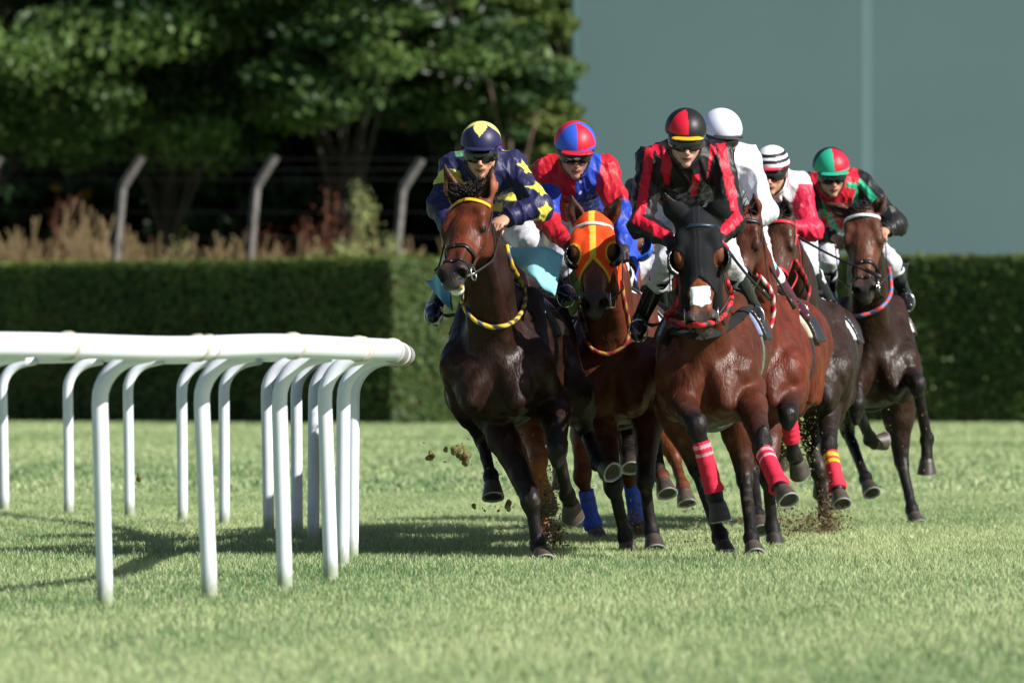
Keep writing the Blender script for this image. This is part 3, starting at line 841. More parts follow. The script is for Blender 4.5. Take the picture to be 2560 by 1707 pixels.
    for s in (-1, 1):
        c0 = H(.225, .094*s, -.045); vs = []; fs = []
        e = Field().ell(c0, [fx, l, nn], (.021*S, .013*S, .017*S), .01)
        T.part('eye', e.mesh(.003), M['eye'])
    # bandages
    for (L, kn, ft, c, back) in bands:
        bc, pat = L['band']; g = Field()
        a_ = kn + c*L.get('b0', .05); z_ = ft + c*L.get('b1', .005)
        g.cap(a_ + back*.010, z_ + back*.010, .047, .048, .01, u=u, fu=1, fv=1.16)
        g.ell(ft + back*.006, [c, u, back], (.045, .053, .055), .02)
        Lb = np.linalg.norm(z_ - a_)
        reg = lambda x, y, z, a_=a_, c=c, Lb=Lb: np.maximum(-((x-a_[0])*c[0] + (y-a_[1])*c[1] + (z-a_[2])*c[2]), (x-a_[0])*c[0] + (y-a_[1])*c[1] + (z-a_[2])*c[2] - Lb - .02)
        v_, f_ = g.mesh(.0055, region=reg)
        s_ = (v_ - a_)@c/Lb
        # wound layers
        ph = np.arctan2((v_ - a_)@u, (v_ - a_)@back)
        rad = (v_ - a_) - np.outer((v_ - a_)@c, c); rad /= np.linalg.norm(rad, axis=1)[:, None] + 1e-9
        v_ = v_ + rad*(.0009*np.sign(np.sin(s_*26 + ph)))[:, None]
        cc = np.tile(np.array(bc), (len(v_), 1))
        if pat == 'pale': cc[((s_ > .06) & (s_ < .14)) | ((s_ > .24) & (s_ < .30))] = (.85, .30, .36)
        if pat == 'yellow': cc[((s_ > .14) & (s_ < .25)) | ((s_ > .31) & (s_ < .41))] = (.80, .42, .03)
        if pat == 'seam': cc[(s_ > .22) & (s_ < .27)] = (.10, .08, .08)
        T.part('bandage', (v_, f_), M['cloth'], cc, label=L.get('bl'))
    # mane and forelock
    crest = []
    for q in np.linspace(0, 1, 9):
        p = poll*(1-q) + n0*q
        hit = bv.ray_cast(Vector(p + V(0, .1, 1.2)), Vector((0, 0, -1)))
        crest.append(np.array(hit[0]) if hit[0] is not None else p + V(0, 0, .15))
    hc = sp.get('hair', (.012, .010, .010))
    vs = []; fs = []; cs = []
    def strand(p0, d0, L_, w_, g_=.35):
        pts = []; p = np.array(p0); d_ = nrm(d0)
        for i in range(5):
            pts.append(p.copy()); p = p + d_*L_/4; d_ = nrm(d_ + V(0, .05, -g_))
        pts = np.array(pts); o = sum(len(v) for v in vs)
        v, f__ = tube(pts, w_, 3, rr=np.linspace(w_, w_*.15, 5), caps=False)
        vs.append(v); fs.extend([tuple(i + o for i in q) for q in f__]); cs.append(np.tile(np.array(hc)*random.uniform(.6, 2.2), (len(v), 1)))
    for q in range(sp.get('mane', 130)):
        t = random.random()*7.9; i = int(t); p = crest[i]*(1-t+i) + crest[i+1]*(t-i)
        strand(p - V(0, 0, .012), V(random.gauss(.25, .35), random.gauss(.8, .2), random.gauss(.4, .25)), random.uniform(.07, .17), .006)
    T.part('mane', (np.concatenate(vs), fs), M['hair'], np.concatenate(cs))
    if sp.get('fore', 60):
        vs.clear(); fs = []; cs.clear()
        for q in range(sp.get('fore', 60)):
            p = H(random.uniform(-.02, .05), random.uniform(-.045, .045), -.005 + random.uniform(-.01, .01))
            strand(p, V(random.gauss(sp.get('foredir', 0), .45), random.gauss(-.15, .35), random.gauss(.75, .35)), random.uniform(.06, sp.get('forel', .14)), .008, .3)
        T.part('forelock', (np.concatenate(vs), fs), M['hair'], np.concatenate(cs))
    vs.clear(); fs = []; cs.clear()
    dk = pos(1.80, 0, 1.36)
    for q in range(90):
        strand(dk + rng.normal(0, .02, 3), V(random.gauss(0, .12), 1, random.gauss(.1, .15)), random.uniform(.55, .85), .010, .28)
    T.part('tail', (np.concatenate(vs), fs), M['hair'], np.concatenate(cs))
    return T

def drape(T, pts, off, n=6, dD=None):
    """points (px,py) seen on the body are carried onto its surface; (px,py,d) are placed freely"""
    D0 = T.D0; out = []
    for p in pts:
        if len(p) == 3: out.append(PX(p[0], p[1], D0 + p[2])); continue
        a = PX(p[0], p[1], D0 - 1.6); bb = PX(p[0], p[1], D0 + 2.2); d_ = Vector(bb - a).normalized()
        hit = T.bv.ray_cast(Vector(a), d_)
        if hit[0] is None:
            hit = T.bv.find_nearest(Vector(PX(p[0], p[1], D0 + (out[-1][1] - D0 if out else 0))))
        out.append(np.array(hit[0]) + np.array(hit[1])*off)
    P = catmull(out, n)
    return P
def surf_ring(T, c, ax, e1, off, a0=0, a1=2*math.pi, n=28, face=None):
    """ring round a limb or head found by casting outward from c"""
    ax = nrm(ax); e1 = nrm(e1 - np.dot(e1, ax)*ax); e2 = np.cross(ax, e1); out = []; N_ = []
    for t in np.linspace(a0, a1, n):
        d_ = e1*math.cos(t) + e2*math.sin(t)
        hit = T.bv.ray_cast(Vector(c + d_*.5), Vector(-d_))
        if hit[0] is None or np.dot(np.array(hit[0]) - c, d_) < 0: 
            out.append(c + d_*.08); N_.append(d_); continue
        out.append(np.array(hit[0]) + d_*off); N_.append(d_)
    return np.array(out), np.array(N_)
def band_mesh(P, N_, wd, th, ax):
    """flat strap following points P with outward normals N_, width along ax"""
    vs = []; fs = []; n = len(P)
    for p, q in zip(P, N_):
        a = np.asarray(ax)*wd/2
        vs += [p - a, p + a, p + a + q*th, p - a + q*th]
    for i in range(n-1):
        for j in range(4):
            fs.append((i*4+j, i*4+(j+1) % 4, (i+1)*4+(j+1) % 4, (i+1)*4+j))
    fs += [(0, 3, 2, 1), (4*n-4, 4*n-3, 4*n-2, 4*n-1)]
    return np.array(vs), fs
def braid(P, r, c1, c2, turns_m=14., c3=None):
    P = np.asarray(P); seg = 10
    v, f = tube(P, r, seg)
    s = np.concatenate([[0], np.cumsum(np.linalg.norm(np.diff(P, axis=0), axis=1))])
    cs = []; nv = []
    for i in range(len(P)):
        for j in range(seg):
            ph = (s[i]*turns_m - j/seg*1.0) % 1.0
            cs.append(c1 if ph < .56 else c2)
            rr = r*(1 + .22*abs(math.sin(math.pi*ph*2)))
            nv.append(P[i] + (v[i*seg+j] - P[i])*rr/r)
    return (np.array(nv), f), np.array(cs, float)
def fine(P, k=4):
    return catmull(P[::2] if len(P) > 20 else P, k*2 if len(P) > 20 else k)

def bridle(T, brow=(.012, .012, .014), nose=True, strapc=None, rings=True, hands=None, th=.005, reinc=None, width=.016, cross=False):
    H, S = T.H, T.S; fx, l, n = T.fx, T.l, T.n
    sm = mat('bridle_leather', strapc or (.012, .011, .012), .35)
    c = H(.10, 0, -.10)
    # browband, low round the forehead under the ears
    P, N_ = surf_ring(T, H(.055, 0, -.09), fx - n*.12, n, .004, -1.25, 1.25, 21)
    o = T.part('browband', band_mesh(P, N_, .020, .006, fx), mat('browband', brow, .4))
    pc = []
    for s in (-1, 1):   # cheek pieces
        pts = [H(.055, .088*s, -.09), H(.15, .10*s, -.10), H(.28, .085*s, -.115), H(.40, .063*s, -.11), H(.475, .058*s, -.10)]
        pts = [pts[0] + l*.006*s] + [p + l*.008*s for p in pts[1:]]
        q = []
        for p in pts:
            hit = T.bv.ray_cast(Vector(p + l*s*.2), Vector(-l*s))
            q.append((np.array(hit[0]) + l*s*.005) if hit[0] is not None else p)
        pc.append(tube(catmull(q, 4), width*.5, 6, flat=(l*s, .35)))
        if nose:
            pass
    if nose:
        P, N_ = surf_ring(T, H(.385, 0, -.085), fx + n*.1, n, .004, 0, 2*math.pi, 33)
        pc.append(band_mesh(P, N_, .021, .006, fx))
        if cross:
            P, N_ = surf_ring(T, H(.46, 0, -.085), fx - n*.25, n, .006, 0, 2*math.pi, 33); pc.append(band_mesh(P, N_, .014, .006, fx))
    P, N_ = surf_ring(T, H(.12, 0, -.12), fx*.75 + n*.5, n, .006, 1.3, 2*math.pi-1.3, 15)
    pc.append(band_mesh(P, N_, .016, .005, fx))
    br = T.part('bridle', join(*pc), sm)
    bits = []
    for s in (-1, 1):
        cc = H(.49, .068*s, -.10); ring = []
        for t in np.linspace(0, 2*math.pi, 15)[:-1]: ring.append(cc + (fx*math.cos(t) + n*math.sin(t))*.034*S + l*s*.004)
        ob = T.part('bit_ring', tube(ring, .0048, 6, closed=True), M['metal'], parent=br)
        bits.append(cc + l*s*.008)
    rb = tube([bits[0], H(.50, 0, -.108), bits[1]], .007, 6); T.part('bit', rb, M['metal'], parent=br)
    if hands is not None:
        rs = []
        for s, hp in zip((-1, 1), hands):
            a = bits[0 if s < 0 else 1]; m_ = (a + hp)/2 + V(.0, 0, -.05) + l*s*.03
            m2 = a*.75 + hp*.25 + l*s*.05 + V(0, 0, -.02)
            rs.append(tube(catmull([a, m2, m_, hp], 6), .0075, 6, flat=(l*s, .5)))
        T.part('reins', join(*rs), mat('rein', reinc or (.014, .012, .012), .5))
    return br

def near_cap(T, pts, r): pass

def saddle(T, cloth=(.012, .012, .015), edge=(.8, .8, .84), saddle_c=(.02, .015, .013), lift=0., feet=None, cloth_z=1.30, t0=.46, t1=.98, girth=(.012, .012, .014)):
    pos, u, b, f = T.pos, T.u, T.b, T.field
    o = pos(0, 0, 0)
    ub, bb = u, b
    def reg(z0, ta, tb, zmax=1.75):
        def fn(x, y, z):
            t = (x-o[0])*bb[0] + (y-o[1])*bb[1]; zz = z - o[2]
            return np.maximum(np.maximum(ta - t, t - tb), np.maximum(z0 - zz, zz - zmax))
        return fn
    sub = Field(); sub.pr = [p for p in f.pr if p[6] is not None and p[10] > 0][:16]
    p0 = pos(t0 - .1, -.5, cloth_z - .1); p1 = pos(t1 + .1, .5, 1.7)
    lo = np.minimum(p0, p1); hi = np.maximum(p0, p1)
    v, fc = sub.mesh(.011, off=.022, region=reg(cloth_z, t0, t1), lo=lo, hi=hi)
    t = (v - o)@bb; z = v[:, 2] - o[2]
    e = (z < cloth_z + .022) | (t < t0 + .02) | (t > t1 - .02)
    cc = np.tile(np.array(cloth, float), (len(v), 1)); cc[e] = edge
    T.part('saddle_cloth', (v, fc), M['cloth'], cc)
    v, fc = sub.mesh(.011, off=.045, region=reg(1.28, t0 + .08, t1 - .1), lo=lo, hi=hi)
    sd_ = T.part('saddle', (v, fc), mat('saddle_leather', saddle_c, .35, bump=.2))
    # girth
    v, fc = sub.mesh(.011, off=.018, region=reg(.5, .50, .58), lo=np.minimum(pos(.4, -.5, .6), pos(.7, .5, 1.7)), hi=np.maximum(pos(.4, -.5, .6), pos(.7, .5, 1.7)))
    T.part('girth', (v, fc), mat('girth', girth, .7, bump=.3))
    if feet is not None:
        for s, ft in zip((-1, 1), feet):
            top = pos(.60, .20*s, 1.42); ring = []
            fw = V(0, -1, 0)
            for t_ in np.linspace(-1.15, math.pi + 1.15, 14):
                ring.append(ft + u*math.cos(t_)*.050 + V(0, 0, 1)*(math.sin(t_)*.062) + V(0, 0, .03))
            lo_ = ring[0]; hi_ = ring[-1]
            st = join(tube(ring, .005, 6), tube([lo_, hi_], .009, 6, flat=(V(0, 0, 1), .6)))
            so_ = T.part('stirrup', st, M['metal'], parent=sd_)
            T.part('stirrup_leather', tube(catmull([top, (top + ft)/2 + u*.03*s, ft + V(0, 0, .115)], 5), .011, 6, flat=(u, .3)), M['strap'], parent=sd_)
    return sd_
def hood(T, c1, trim=None, stripe=None, cup=.055, a1=.30, nosept=.40, cups=True, cupc=(.01, .01, .01), ears=False, eyes=.042, peak=.10, seam=False):
    """cloth race hood over the head with eye holes and stiff half cups"""
    H, S, fx, l, n = T.H, T.S, T.fx, T.l, T.n; f = T.field; o = H(0, 0, 0)
    hp = [p for p in f.pr]
    # head shapes only (close to the head line)
    sub = Field()
    for p in hp:
        if p[0] == 'c' and p[10] > 0 and np.linalg.norm(p[2] - H(0, 0, -.1)) < .2*S and p[11] != 'ear' and max(p[3], p[4]) >= .12: sub.pr.append(p); continue
        m_ = p[1] if p[0] == 'e' else (p[1] + p[2])/2
        a = (m_ - o)@fx
        if np.linalg.norm(m_ - H(.25, 0, -.08)) < .42*S and p[10] > 0 and (p[0] == 'e' or max(p[3], p[4]) < .12): sub.pr.append(p)
    if not ears: sub.pr = [p for p in sub.pr if p[11] != 'ear']
    ec = [H(.225, .10*s, -.04) for s in (-1, 1)]
    def reg(x, y, z):
        a = ((x-o[0])*fx[0] + (y-o[1])*fx[1] + (z-o[2])*fx[2])/S
        bl = ((x-o[0])*l[0] + (y-o[1])*l[1] + (z-o[2])*l[2])/S
        cn = ((x-o[0])*n[0] + (y-o[1])*n[1] + (z-o[2])*n[2])/S
        lim = a1 + np.minimum(np.abs(bl)/.07, 1.4)*peak
        d = np.maximum((a - lim)*S, (-.055 - a)*S)
        for e in ec:
            d = np.maximum(d, eyes*S*(1) - np.sqrt(((x-e[0]))**2 + ((y-e[1]))**2*.3 + ((z-e[2])*.82)**2))
        if not ears:
            for s in (-1, 1):
                e = H(-.03, .062*s, -.05); d = np.maximum(d, .045*S - np.sqrt((x-e[0])**2 + (y-e[1])**2 + (z-e[2])**2))
        return d
    c = H(.18, 0, -.08)
    v, fc = sub.mesh(.0065, off=.009, region=reg, lo=c - .36, hi=c + .36)
    loc = (v - o); a = loc@fx/S; bl = loc@l/S
    cc = np.tile(np.array(c1, float), (len(v), 1))
    if stripe is not None: cc[np.abs(bl) < .0165] = stripe
    if seam: cc[(np.abs(np.abs(bl)-.012) < .0035)] = np.array(c1)*2.2
    if trim is not None:
        lim = a1 + np.minimum(np.abs(bl)/.07, 1.4)*peak
        cc[a > lim - .028] = trim
        for e in ec:
            d = np.sqrt((v[:, 0]-e[0])**2 + (v[:, 1]-e[1])**2*.3 + ((v[:, 2]-e[2])*.82)**2); cc[d < eyes*S + .011] = trim
    ho = T.part('hood', (v, fc), M['cloth'], cc)
    if cups:
        for s in (-1, 1):
            e = H(.225, .082*s, -.055); vs = []; fs = []; R = cup*S; cs = []
            out = nrm(l*s*.9 + n*.45)
            g = Field()
            ctr = e + l*s*.012
            g.ell(ctr, [fx, nrm(l*s), n], (R*1.1, R*.85, R*.95), .01)
            cutn = nrm(n*.85 - l*s*.55)
            rg = lambda x, y, z: np.maximum((x-ctr[0])*cutn[0] + (y-ctr[1])*cutn[1] + (z-ctr[2])*cutn[2] - .012,
                 .005 - 0 - (np.sqrt(((x-ctr[0]))**2 + ((y-ctr[1]))**2 + ((z-ctr[2]))**2) - R*.72))
            T.part('eye_cup', g.mesh(.0055, region=rg, lo=ctr - .11, hi=ctr + .11), mat('cup', cupc, .3, coat=.3), parent=ho)
    return ho
# ================================================================= RIDERS
SKIN = (.50, .26, .17)
def star_mask(v, c, nrm_, up, R):
    n_ = nrm(nrm_); e2 = nrm(up - np.dot(up, n_)*n_); e1 = np.cross(e2, n_)
    q = v - c; x = q@e1; y = q@e2; z = q@n_
    r = np.sqrt(x*x + y*y) + 1e-9; th = np.arctan2(x, y)
    k = np.mod(th, 2*math.pi/5); k = np.minimum(k, 2*math.pi/5 - k)
    ro, ri = R, R*.48
    # straight edge between outer tip (k=0) and inner corner (k=36deg)
    a = math.pi/5; bx, by = ri*math.sin(a), ri*math.cos(a)
    lim = ro*bx/(np.sin(k)*(ro - by) + bx*np.cos(k) + 1e-9)
    return (r < lim) & (z > -.05) & (z < .09)
def rider(label, sp, T, group='jockeys riding in the pack'):
    """sp: pixel joints with depth behind the horse's chest"""
    D0 = T.D0; Q = lambda p: PX(p[0], p[1], D0 + p[2])
    hc = Q(sp['head']); yaw = math.radians(sp.get('yaw', 0)); til = math.radians(sp.get('tilt', 15)); rol = math.radians(sp.get('roll', 0))
    fwd = nrm(V(-math.sin(yaw)*math.cos(til), -math.cos(yaw)*math.cos(til), -math.sin(til)))
    rt = nrm(V(math.cos(yaw), -math.sin(yaw), 0)); up = np.cross(rt, fwd)
    if up[2] < 0: up = -up
    rt, up = rt*math.cos(rol) + up*math.sin(rol), up*math.cos(rol) - rt*math.sin(rol)
    hs = sp.get('hs', 1.08)
    L = lambda a, b_, c_: hc + (rt*a + fwd*b_ + up*c_)*hs
    ax = [rt, fwd, up]; skin = sp.get('skin', SKIN)
    sh = [Q(p) for p in sp['sh']]; el = [Q(p) for p in sp['el']]; ha = [Q(p) for p in sp['ha']]
    hip = Q(sp['hip']); kn = [Q(p) for p in sp['kn']]; an = [Q(p) for p in sp['an']]; to = [Q(p) for p in sp['to']]
    f = Field()
    f.ell(L(0, -.005, .02), ax, (.074*hs, .093*hs, .085*hs), .02, skin)
    f.ell(L(0, .038, -.045), ax, (.055*hs, .052*hs, .066*hs), .03, skin)
    f.cap(L(0, .02, -.06), L(0, .072, -.102), .040*hs, .021*hs, .025, skin)
    for s in (-1, 1):
        f.ell(L(.040*s, .062, -.030), ax, (.022, .020, .022), .015, mixc(skin, (.6, .2, .15), .2))
        f.ell(L(.075*s, -.005, -.02), ax, (.010, .020, .030), .008, mixc(skin, (.6, .2, .15), .25))
        f.ell(L(.029*s, .089, .004), ax, (.014, .010, .009), .008, mixc(skin, (.1, .05, .04), .6), -1)
        f.ell(L(.012*s, .101, -.044), ax, (.008, .010, .007), .006, skin)
        f.cap(L(.02*s, .02, -.10), L(.045*s, .0, -.06), .022, .03, .02, skin)
    f.cap(L(0, .085, .008), L(0, .112, -.036), .008, .0115, .009, mixc(skin, (.7, .25, .18), .15))
    f.ell(L(0, .083, -.068), ax, (.030, .016, .022), .012, skin)
    lip = (.42, .12, .10)
    f.ell(L(0, .096, -.067), ax, (.020, .007, .0048), .004, lip); f.ell(L(0, .094, -.078), ax, (.016, .007, .0055), .004, lip)
    f.ell(L(0, .102, -.0722), ax, (.018, .008, .0014), .003, (.12, .03, .03), -1)
    f.ell(L(0, .080, -.105), ax, (.022, .018, .016), .012, skin)
    up_t = (sh[0] + sh[1])/2
    f.cap(L(0, -.03, -.06), up_t + V(0, -.02, .02), .050, .062, .03, skin)
    br = V(1, 0, 0)
    tax = nrm(hip - up_t)
    f.cap(up_t, hip, .12, .13, .05, skin, u=nrm(sh[1] - sh[0]), fu=1.1)
    gl = sp.get('glove')
    hcol = gl if gl is not None else skin
    for i, s in ((0, -1), (1, 1)):
        f.cap(sh[i], el[i], .05, .040, .03, skin); f.cap(el[i], ha[i], .039, .024, .02, (skin, hcol))
        w_ = nrm(nrm(ha[i] - el[i]) + V(0, -.6, -.25)); lt = nrm(V(1, 0, 0) - w_[0]*w_); nn = nrm(np.cross(lt, w_)); nn = nn if nn[2] > 0 else -nn
        hh = ha[i]
        f.cap(hh, hh + w_*.03, .026, .03, .015, hcol, u=lt, fu=1.1, fv=.75)
        f.ell(hh + w_*.048, [lt, w_, nn], (.042, .042, .019), .012, hcol)
        for k in range(4):
            kx = (k - 1.5)*.0195; ln = (.9, 1.0, .97, .82)[k]
            a0 = hh + w_*(.078 + .004*ln) + lt*kx; a1 = a0 + w_*.027*ln - nn*.022; a2 = a1 - nn*.026*ln - w_*.012; a3 = a2 - w_*.022 + nn*.006
            f.cap(a0, a1, .0098, .0092, .004, hcol); f.cap(a1, a2, .0092, .0085, .004, hcol); f.cap(a2, a3, .0085, .0078, .004, hcol)
        b0 = hh + w_*.030 - lt*.036*s; b1 = b0 + w_*.032 - lt*.010*s - nn*.012; b2 = b1 + w_*.022 + lt*.016*s - nn*.014
        f.cap(b0, b1, .0125, .0105, .01, hcol); f.cap(b1, b2, .0105, .0088, .005, hcol)
        f.cap(hip + V(.08*s, 0, 0), kn[i], .085, .055, .04, skin); f.cap(kn[i], an[i], .05, .035, .02, skin)
        f.cap(an[i], to[i], .033, .026, .02, skin, u=br, fu=1.1)
    v, fc = f.mesh(.0062)
    cols = f.colors(v, .0045)
    hat = np.tile(np.array(sp.get('hairc', (.02, .012, .008))), (len(v), 1))
    lv = (v - hc); m_ = (lv@up > .0) & (lv@fwd < .03) & (np.linalg.norm(lv, axis=1) < .13); cols[m_] = hat[m_]
    P = Thing('person', V(hip[0], hip[1], 0), label, 'jockey', group, v, fc, M['skin'], cols)
    # jacket
    j = Field()
    shl = nrm(sh[1] - sh[0]); bulk = sp.get('bulk', .93)
    j.cap(up_t + V(0, .01, -.03), (up_t*.5 + hip*.5) + V(0, 0, .0), .155*bulk, .145*bulk, .06, u=shl, fu=1.18, tag='torso')
    j.cap((up_t + hip)/2, hip, .145*bulk, .12*bulk, .06, u=shl, fu=1.12, tag='torso')
    j.cap(up_t + V(0, -.03, .02), L(0, -.028, -.10), .078, .058, .03, tag='collar')
    for i, s in ((0, -1), (1, 1)):
        d1 = el[i] - sh[i]
        j.cap(up_t + (sh[i]-up_t)*.35, sh[i], .095, .082*bulk, .05, tag='yoke')
        j.cap(sh[i], el[i], .084*bulk, .064*bulk, .04, tag=('ua', 'ub')[i])
        j.ell(el[i] + V(0, .01, -.01), [V(1, 0, 0), V(0, 1, 0), V(0, 0, 1)], (.072*bulk,)*3, .03, tag=('fa', 'fb')[i])
        d2 = ha[i] - el[i]
        j.cap(el[i], el[i] + d2*.84, .064*bulk, .046, .03, tag=('fa', 'fb')[i])
        j.cap(el[i] + d2*.84, el[i] + d2*.97, .036, .033, .012, tag=('fa', 'fb')[i])
    v, fc = j.mesh(.0075)
    # folds: ripples around the sleeves and down the body
    tg, tt = j.tags(v)
    amp = np.zeros(len(v)); ph = np.zeros(len(v))
    x, y, z = v.T
    q_ = np.stack([x + z*.45, y, z*.62 - x*.35], 1); r1 = 1 - 2.2*np.abs(noi(q_, 11, 8, 7, D0)); r2_ = 1 - 2.2*np.abs(noi(q_, 21, 14, 12, D0 + 3)); rip = .015*(np.clip(r1, 0, 1)**2.2 - .25) + .0055*(np.clip(r2_, 0, 1)**2 - .25)
    ctr = v.mean(0); tr_ = v - ctr
    from_n = np.zeros_like(v)
    e1 = v[fc[:, 2]] - v[fc[:, 0]]; e2 = v[fc[:, 3]] - v[fc[:, 1]]; fn = np.cross(e1, e2)
    for k in range(4): np.add.at(from_n, fc[:, k], fn)
    from_n /= np.linalg.norm(from_n, axis=1)[:, None] + 1e-12
    v0 = v.copy(); v = v + from_n*rip[:, None]*sp.get('fold', 1.)
    cc = sp['jacket'](v0, tg, tt, dict(sh=sh, el=el, ha=ha, up=up_t, hip=hip, px=lambda q: (q[:, 0]*F/q[:, 1] + CX, HZ - (q[:, 2]-1)*F/q[:, 1])))
    P.part('jacket', (v, fc), M[sp.get('jm', 'satin')], cc)
    # breeches
    g = Field()
    g.ell(hip + V(0, .02, -.0), [V(1, 0, 0), V(0, 1, 0), V(0, 0, 1)], (.175, .17, .15), .05)
    for i, s in ((0, -1), (1, 1)):
        g.cap(hip + V(.09*s, 0, -.01), kn[i], .098, .060, .06); g.cap(kn[i], kn[i]*.6 + an[i]*.4, .060, .050, .02)
    g.cap(up_t*.35 + hip*.65, hip, .125, .13, .05, u=shl, fu=1.05)
    v, fc = g.mesh(.009)
    x, y, z = v.T; v = v + normals(v, fc)*(.010*np.clip(1 - 2.2*np.abs(noi(v, 8, 10, 8, D0)), 0, 1)**2 + .004*np.clip(1 - 2.2*np.abs(noi(v, 17, 19, 17, D0)), 0, 1)**2)[:, None]
    P.part('breeches', (v, fc), sp.get('bm', M['breech']))
    bc = sp.get('boot', (.012, .012, .015))
    for i in (0, 1):
        g = Field(); k0 = kn[i]*.82 + an[i]*.18
        g.cap(k0, an[i], .060, .041, .02); g.cap(an[i] + V(0, .01, 0), an[i] + (to[i]-an[i])*.55, .039, .037, .02, u=br, fu=1.1)
        g.cap(an[i] + (to[i]-an[i])*.4, to[i], .037, .028, .02, u=br, fu=1.2)
        g.cap(an[i] + V(0, .03, -.02), an[i] + V(0, .035, -.055), .03, .026, .02)
        v, fc = g.mesh(.008)
        s_ = (v - k0)@nrm(an[i]-k0)/np.linalg.norm(an[i]-k0)
        c_ = np.tile(np.array(bc, float), (len(v), 1)); c_[s_ < .0] = sp.get('cuff', bc)
        P.part('boot', (v, fc), M['boot'], c_)
    # helmet, peak and silk
    g = Field(); R = sp.get('R', .108); hn = nrm(up*.97 + fwd*sp.get('back', .12)); 
    g.ell(L(0, -.008, .045), ax, (R, R*1.2, R*1.0), .01)
    rg = lambda x, y, z: -((x-hc[0])*up[0] + (y-hc[1])*up[1] + (z-hc[2])*up[2] - .036) - .12*np.clip(-((x-hc[0])*fwd[0] + (y-hc[1])*fwd[1] + (z-hc[2])*fwd[2]), 0, .2)*2.2
    v, fc = g.mesh(.0055, region=rg)
    q = (v - L(0, -.008, .045)); a, b_, c_ = q@rt/R, q@fwd/R, q@up/R
    cc = sp['cap'](a, b_, c_)
    he = P.part('helmet', (v, fc), M['cap'], cc)
    # peak
    g = Field(); pk = sp.get('peak', .03)
    g.ell(L(0, R*1.0, .040), [rt, nrm(fwd - up*.25), up], (R*.80, .028 + pk*.5, .009), .01)
    v, fc = g.mesh(.005); P.part('helmet_peak', (v, fc), M['cap'], np.tile(np.array(sp.get('peakc', (.01, .01, .012)), float), (len(v), 1)), parent=he)
    if sp.get('skull'):
        g = Field(); g.ell(L(0, -.006, .018), ax, (R*.93, R*1.15, R*.6), .01)
        rg2 = lambda x, y, z: np.abs((x-hc[0])*up[0] + (y-hc[1])*up[1] + (z-hc[2])*up[2] - .012) - .020
        v, fc = g.mesh(.0055, region=rg2); P.part('skull_cap', (v, fc), M['cap'], np.tile((.010, .010, .013), (len(v), 1)), parent=he)
        if sp.get('badge'):
            g = Field(); 
            e0 = L(0, R*1.13, .022)
            for dz, hh_ in ((.014, .009), (-.012, .007)):
                g.ell(e0 + up*dz - fwd*.002, ax, (.020, .006, hh_), .001)
            v, fc = g.mesh(.0035); P.part('badge', (v, fc), mat('badge', (.62, .63, .65), .4), parent=he)
    # goggles
    g = Field()
    g.ell(L(0, .030, -.004), ax, (.087*hs, .083*hs, .056*hs), .01)
    g.ell(L(0, .100, -.042), ax, (.017, .025, .018), .01, op=-1)
    rg3 = lambda x, y, z: np.maximum(np.abs((x-hc[0])*up[0] + (y-hc[1])*up[1] + (z-hc[2])*up[2] + .004) - .041, .018 - ((x-hc[0])*fwd[0] + (y-hc[1])*fwd[1] + (z-hc[2])*fwd[2]))
    v, fc = g.mesh(.0045, region=rg3); go = P.part('goggles', (v, fc), M['lens'])
    g = Field(); g.ell(L(0, -.004, -.0), ax, (.083, .108, .085), .01)
    rg4 = lambda x, y, z: np.maximum(np.abs((x-hc[0])*up[0] + (y-hc[1])*up[1] + (z-hc[2])*up[2] + .0) - .010, ((x-hc[0])*fwd[0] + (y-hc[1])*fwd[1] + (z-hc[2])*fwd[2]) - .05)
    v, fc = g.mesh(.0055, region=rg4); P.part('goggle_strap', (v, fc), M['strap'], parent=go)
    pts = [L(-.080, .0, .02), L(-.077, .012, -.04), L(-.055, .035, -.095), L(0, .055, -.128), L(.055, .035, -.095), L(.077, .012, -.04), L(.080, .0, .02)]
    P.part('chin_strap', tube(catmull(pts, 5), .0055, 6), M['strap'], parent=he)
    P.ha, P.ft, P.L = ha, [ (an[i] + to[i])/2 + V(0, 0, -.045) for i in (0, 1)], L
    return P
# ================================================================= THE FIELD OF HORSES
RED = (.44, .010, .022); PINK = (.60, .022, .055); NAVY = (.017, .017, .068); YEL = (.64, .57, .08); BLU = (.015, .05, .40); WHT = (.60, .60, .66)
BAY = (.10, .027, .011); DBAY = (.0165, .0056, .0034); CHEST = (.16, .042, .015); DARK = (.026, .014, .011)
LB = (.22, .50, .60)

h1 = horse('racehorse', 'dark bay racehorse with yellow browband leading on the left beside the white rail', dict(
    D=36.9, x0=1240, yaw=5, bw=1.06, hz=-.10, col=DBAY, leg=(.010, .008, .008), hair=(.010, .008, .008), fore=150, foredir=-.1, forel=.13,
    head=dict(poll=(1170, 486, -.40), muz=(1119, 690, -.86), yaw=20, ears=[(1109, 408), (1231, 416)], col=(.095, .022, .009), dark=(.028, .022, .021), earcol=(.20, .06, .03)),
    legs=[dict(k='f', s=-1, p=[(1232, 1035, .25), (1326, 1248, -.1), (1345, 1360, -.1), (1354, 1380, -.14), (1362, 1404, -.18)]),
          dict(k='f', s=1, p=[(1385, 1010, .2), (1393, 1120, -.22), (1418, 1236, .0), (1427, 1258, .06), (1434, 1294, .12)]),
          dict(k='h', s=-1, p=[(1168, 980, 1.0), (1205, 1092, 1.2), (1226, 1190, .95), (1231, 1212, .90), (1234, 1262, .84)]),
          dict(k='h', s=1, p=[(1430, 985, 1.0), (1462, 1075, 1.25), (1494, 1155, 1.0), (1512, 1170, .92), (1535, 1190, .85)])],
    marks=[((.585, 0, -.125), .060, (.62, .60, .57))]))
